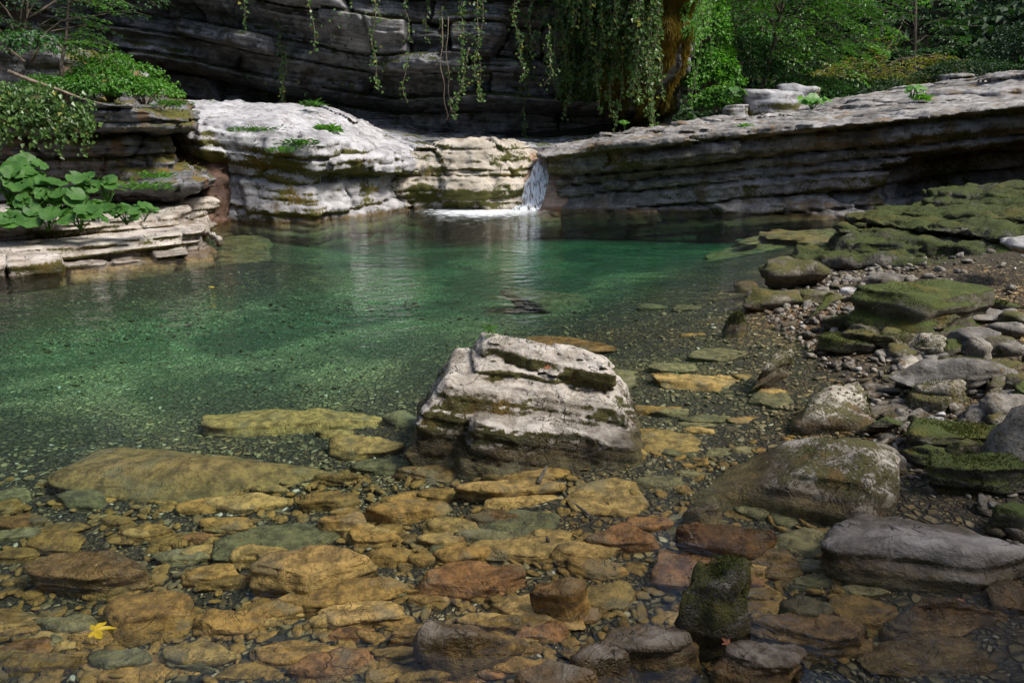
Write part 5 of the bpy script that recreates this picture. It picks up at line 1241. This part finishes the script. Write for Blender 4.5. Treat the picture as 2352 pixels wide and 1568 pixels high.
def foam(name, n, cen, sx, sy, smin_, smax_, seed, label, el=1.6, lim=99):
    r = np.random.RandomState(seed); D, F = ICO[1]; Vs = []; Fs = []; c = 0
    while c < n:
        x = cen[0] + sx * r.normal(); y = cen[1] - sy * (abs(r.normal()) if lim < 9 else r.normal())
        q = ((x - cen[0]) / sx) ** 2 + ((y - cen[1]) / sy) ** 2
        if fbm(x, y * 2.5, 0, 2.6, 4, 5) < .12 * q - .45 + .7 * (r.rand() - .5) or x > lim: continue
        s = r.uniform(smin_, smax_) * math.exp(-q * .15); Vs.append(D * (s * el, s, s * .3) + (x, y, .0)); Fs.append(F + c * len(D)); c += 1
    return tag(mesh_from(name, np.concatenate(Vs), np.concatenate(Fs), M_foam), label, None, None, 'stuff')
foam('foam', 4500, (-.5, 15.2), .5, .45, .003, .014, 1, 'white foam on the pool at the foot of the waterfall', 1.6, .45)

def froth_sheet():
    xs = np.arange(-2.9, .95, .05); ys = np.arange(12.6, 15.5, .05); X, Y = np.meshgrid(xs, ys, indexing='ij'); n0, n1 = X.shape
    Z = .006 + .012 * np.abs(fbm(X, Y, 0, 4, 3, 6)); i = (np.arange(n0 - 1)[:, None] * n1 + np.arange(n1 - 1)[None]).ravel()
    return mesh_from('foam', np.stack([X.ravel(), Y.ravel(), Z.ravel()], 1), np.stack([i, i + n1, i + n1 + 1, i + 1], 1), froth_mat('spreading_froth', (5, 9, 1), .45, .74, (-.6, 15.0), (1.5, 1.8)))
tag(froth_sheet(), 'thin froth spreading over the pool before the waterfall', None, None, 'stuff')

def lobed_leaf(name, label, x, y, z, size, rot, mat, tilt=0.0, grp='fallen leaves'):
    k = 0; out = [(-.08, 0)]
    lobes = [(-115, .55), (-60, .85), (0, 1.0), (60, .85), (115, .55)]
    for i, (a, l) in enumerate(lobes):
        ar = math.radians(a)
        for da, ll in ((-22, .55), (-17, .72), (-10, .74), (-7, .86), (0, 1.0), (7, .86), (10, .74), (17, .72), (22, .55)):
            aa = math.radians(a + da); out.append((math.cos(aa) * l * ll, math.sin(aa) * l * ll))
        if i < 4:
            aa = math.radians((a + lobes[i + 1][0]) / 2); out.append((math.cos(aa) * .36, math.sin(aa) * .36))
    c, s = math.cos(rot), math.sin(rot); V = [(0, 0, 0)] + [((px * c - py * s) * size, (px * s + py * c) * size, size * .12 * ((px * px + py * py) ** .5) * math.sin(px * 5 + py * 4) + tilt * px * size) for px, py in out]
    n = len(out); F = np.array([(0, i, i % n + 1) for i in range(1, n + 1)])
    o = root(name, (x, y, z), label, 'leaf', grp); mesh_from('blade', np.array(V), F, mat, o, smooth=False)
    tubes('stalk', [(np.array([[0, 0, 0], [-.35 * c * size, -.35 * s * size, .003], [-.75 * c * size, -.75 * s * size, 0]]), .0016, 5)], M_twig, o)
    return o
YLEAF = leaf_mat('yellow_maple_leaf', (.5, .32, .012), (.6, .44, .03), .3, .5, 30); BLEAF = leaf_mat('dead_brown_leaf', (.16, .05, .02), (.25, .09, .04), .2, .6, 30)
X, Y, t = on_level(218, 1452, 0); lobed_leaf('maple_leaf', 'yellow maple leaf with a brown heart floating near the lower left corner', X, Y, .008, .062, .35, YLEAF)
X, Y, t = on_level(484, 661, 0); lobed_leaf('floating_leaf', 'tiny yellow leaf floating on the deep green water', X, Y, .008, .045, 1.0, YLEAF)
X, Y, t = on_level(2208, 1364, .12); lobed_leaf('fallen_leaf', 'yellowish leaf stuck on the wet brown dome shaped stone', X, Y, .10, .018, .2, BLEAF)
X, Y, t = on_level(1256, 858, .3); lobed_leaf('fallen_leaf', 'curled red brown leaf on a ledge of the stepped boulder', X, Y, .33, .03, 1.2, BLEAF, .5)
X, Y, t = on_level(1672, 1488, 0); lobed_leaf('fallen_leaf', 'orange brown leaf between the mossy stones near the lower edge', X, Y, .015, .025, 2.2, BLEAF, .4)
def twig(label, pts, rad, grp='twigs in the water'):
    P = []
    for (u, v, z) in pts: X, Y, t = on_level(u, v, z); P.append((X, Y, z))
    P = np.array(P); o = tubes('twig', [(P - P[0], np.linspace(rad, rad * .5, len(P)), 6)], M_bark); o.location = P[0]; tag(o, label, 'twig', grp)
twig('dark twig lying across a small tan slab before the stepped boulder', [(1236, 1110, -.08), (1246, 1088, -.06), (1256, 1070, -.05)], .012)
twig('long pale twig running down beside the large flat tan slab', [(1278, 1118, -.12), (1310, 1150, -.11), (1345, 1175, -.1), (1362, 1190, -.1)], .008)
twig('short stub of wood standing beside the wide olive slab', [(1258, 1255, -.15), (1260, 1245, -.1), (1256, 1232, -.06)], .012)

# ------------------------------------------------------------------ tufted moss on the greenest rocks
M_fuzz = leaf_mat('tufted_moss', (.03, .036, .005), (.085, .1, .014), .2, .9, 3)
def fuzz(o, n, size, seed, thr=-.1, up=-.1):
    r = np.random.RandomState(seed); me = o.data; nv = len(me.vertices); V = np.empty(nv * 3, np.float32); me.vertices.foreach_get('co', V); V = V.reshape(-1, 3)
    N = np.empty(nv * 3, np.float32); me.vertices.foreach_get('normal', N); N = N.reshape(-1, 3)
    W = V + np.array(o.location)
    t = np.array([cam.location.x, cam.location.y, cam.location.z]) - W
    ok = np.nonzero((N[:, 2] > up + .4 * vn(W[:, 0] * 3, W[:, 1] * 3, W[:, 2] * 3, seed)) & (fbm(W[:, 0], W[:, 1], W[:, 2], 2.2, 3, seed) > thr) & (W[:, 2] > .04) & (W[:, 1] < 16) & (np.abs(W[:, 0]) < 12))[0]
    if len(ok) < 10: return
    k = ok[r.randint(0, len(ok), n)]; P = V[k] + r.normal(0, size * .5, (n, 3)) - N[k] * size * .3
    A = N[k] + r.normal(0, .7, (n, 3)); U = N[k] + r.normal(0, .5, (n, 3)); L = size * r.uniform(.5, 1.2, n)
    leaf_mesh('moss', P, A, U, L, L * .45, M_fuzz, o)
for i, o in enumerate([o for o in list(COL.objects) if o.parent is None and o.type == 'MESH']):
    m = o.data.materials[0] if o.data.materials else None
    if m == M_mossy: fuzz(o, 12000, .026, i, -.3, -.1)
    elif m == M_green_moss and max(o.dimensions) > .25: fuzz(o, 3000, .013, i, -.2, -.1)
    elif m in (M_moss, M_lichen) and max(o.dimensions) > .25: fuzz(o, 1500, .01, i, .0, -.3)
    elif m == M_slabtop: fuzz(o, 1800, .011, i, -.1, -.6)
    elif m == M_hero: fuzz(o, 3500, .011, i, .0, -.3)
    elif m == M_left: fuzz(o, 5000, .05, i, .0, .45)
    elif m == M_step: fuzz(o, 2000, .03, i, .2, .1)
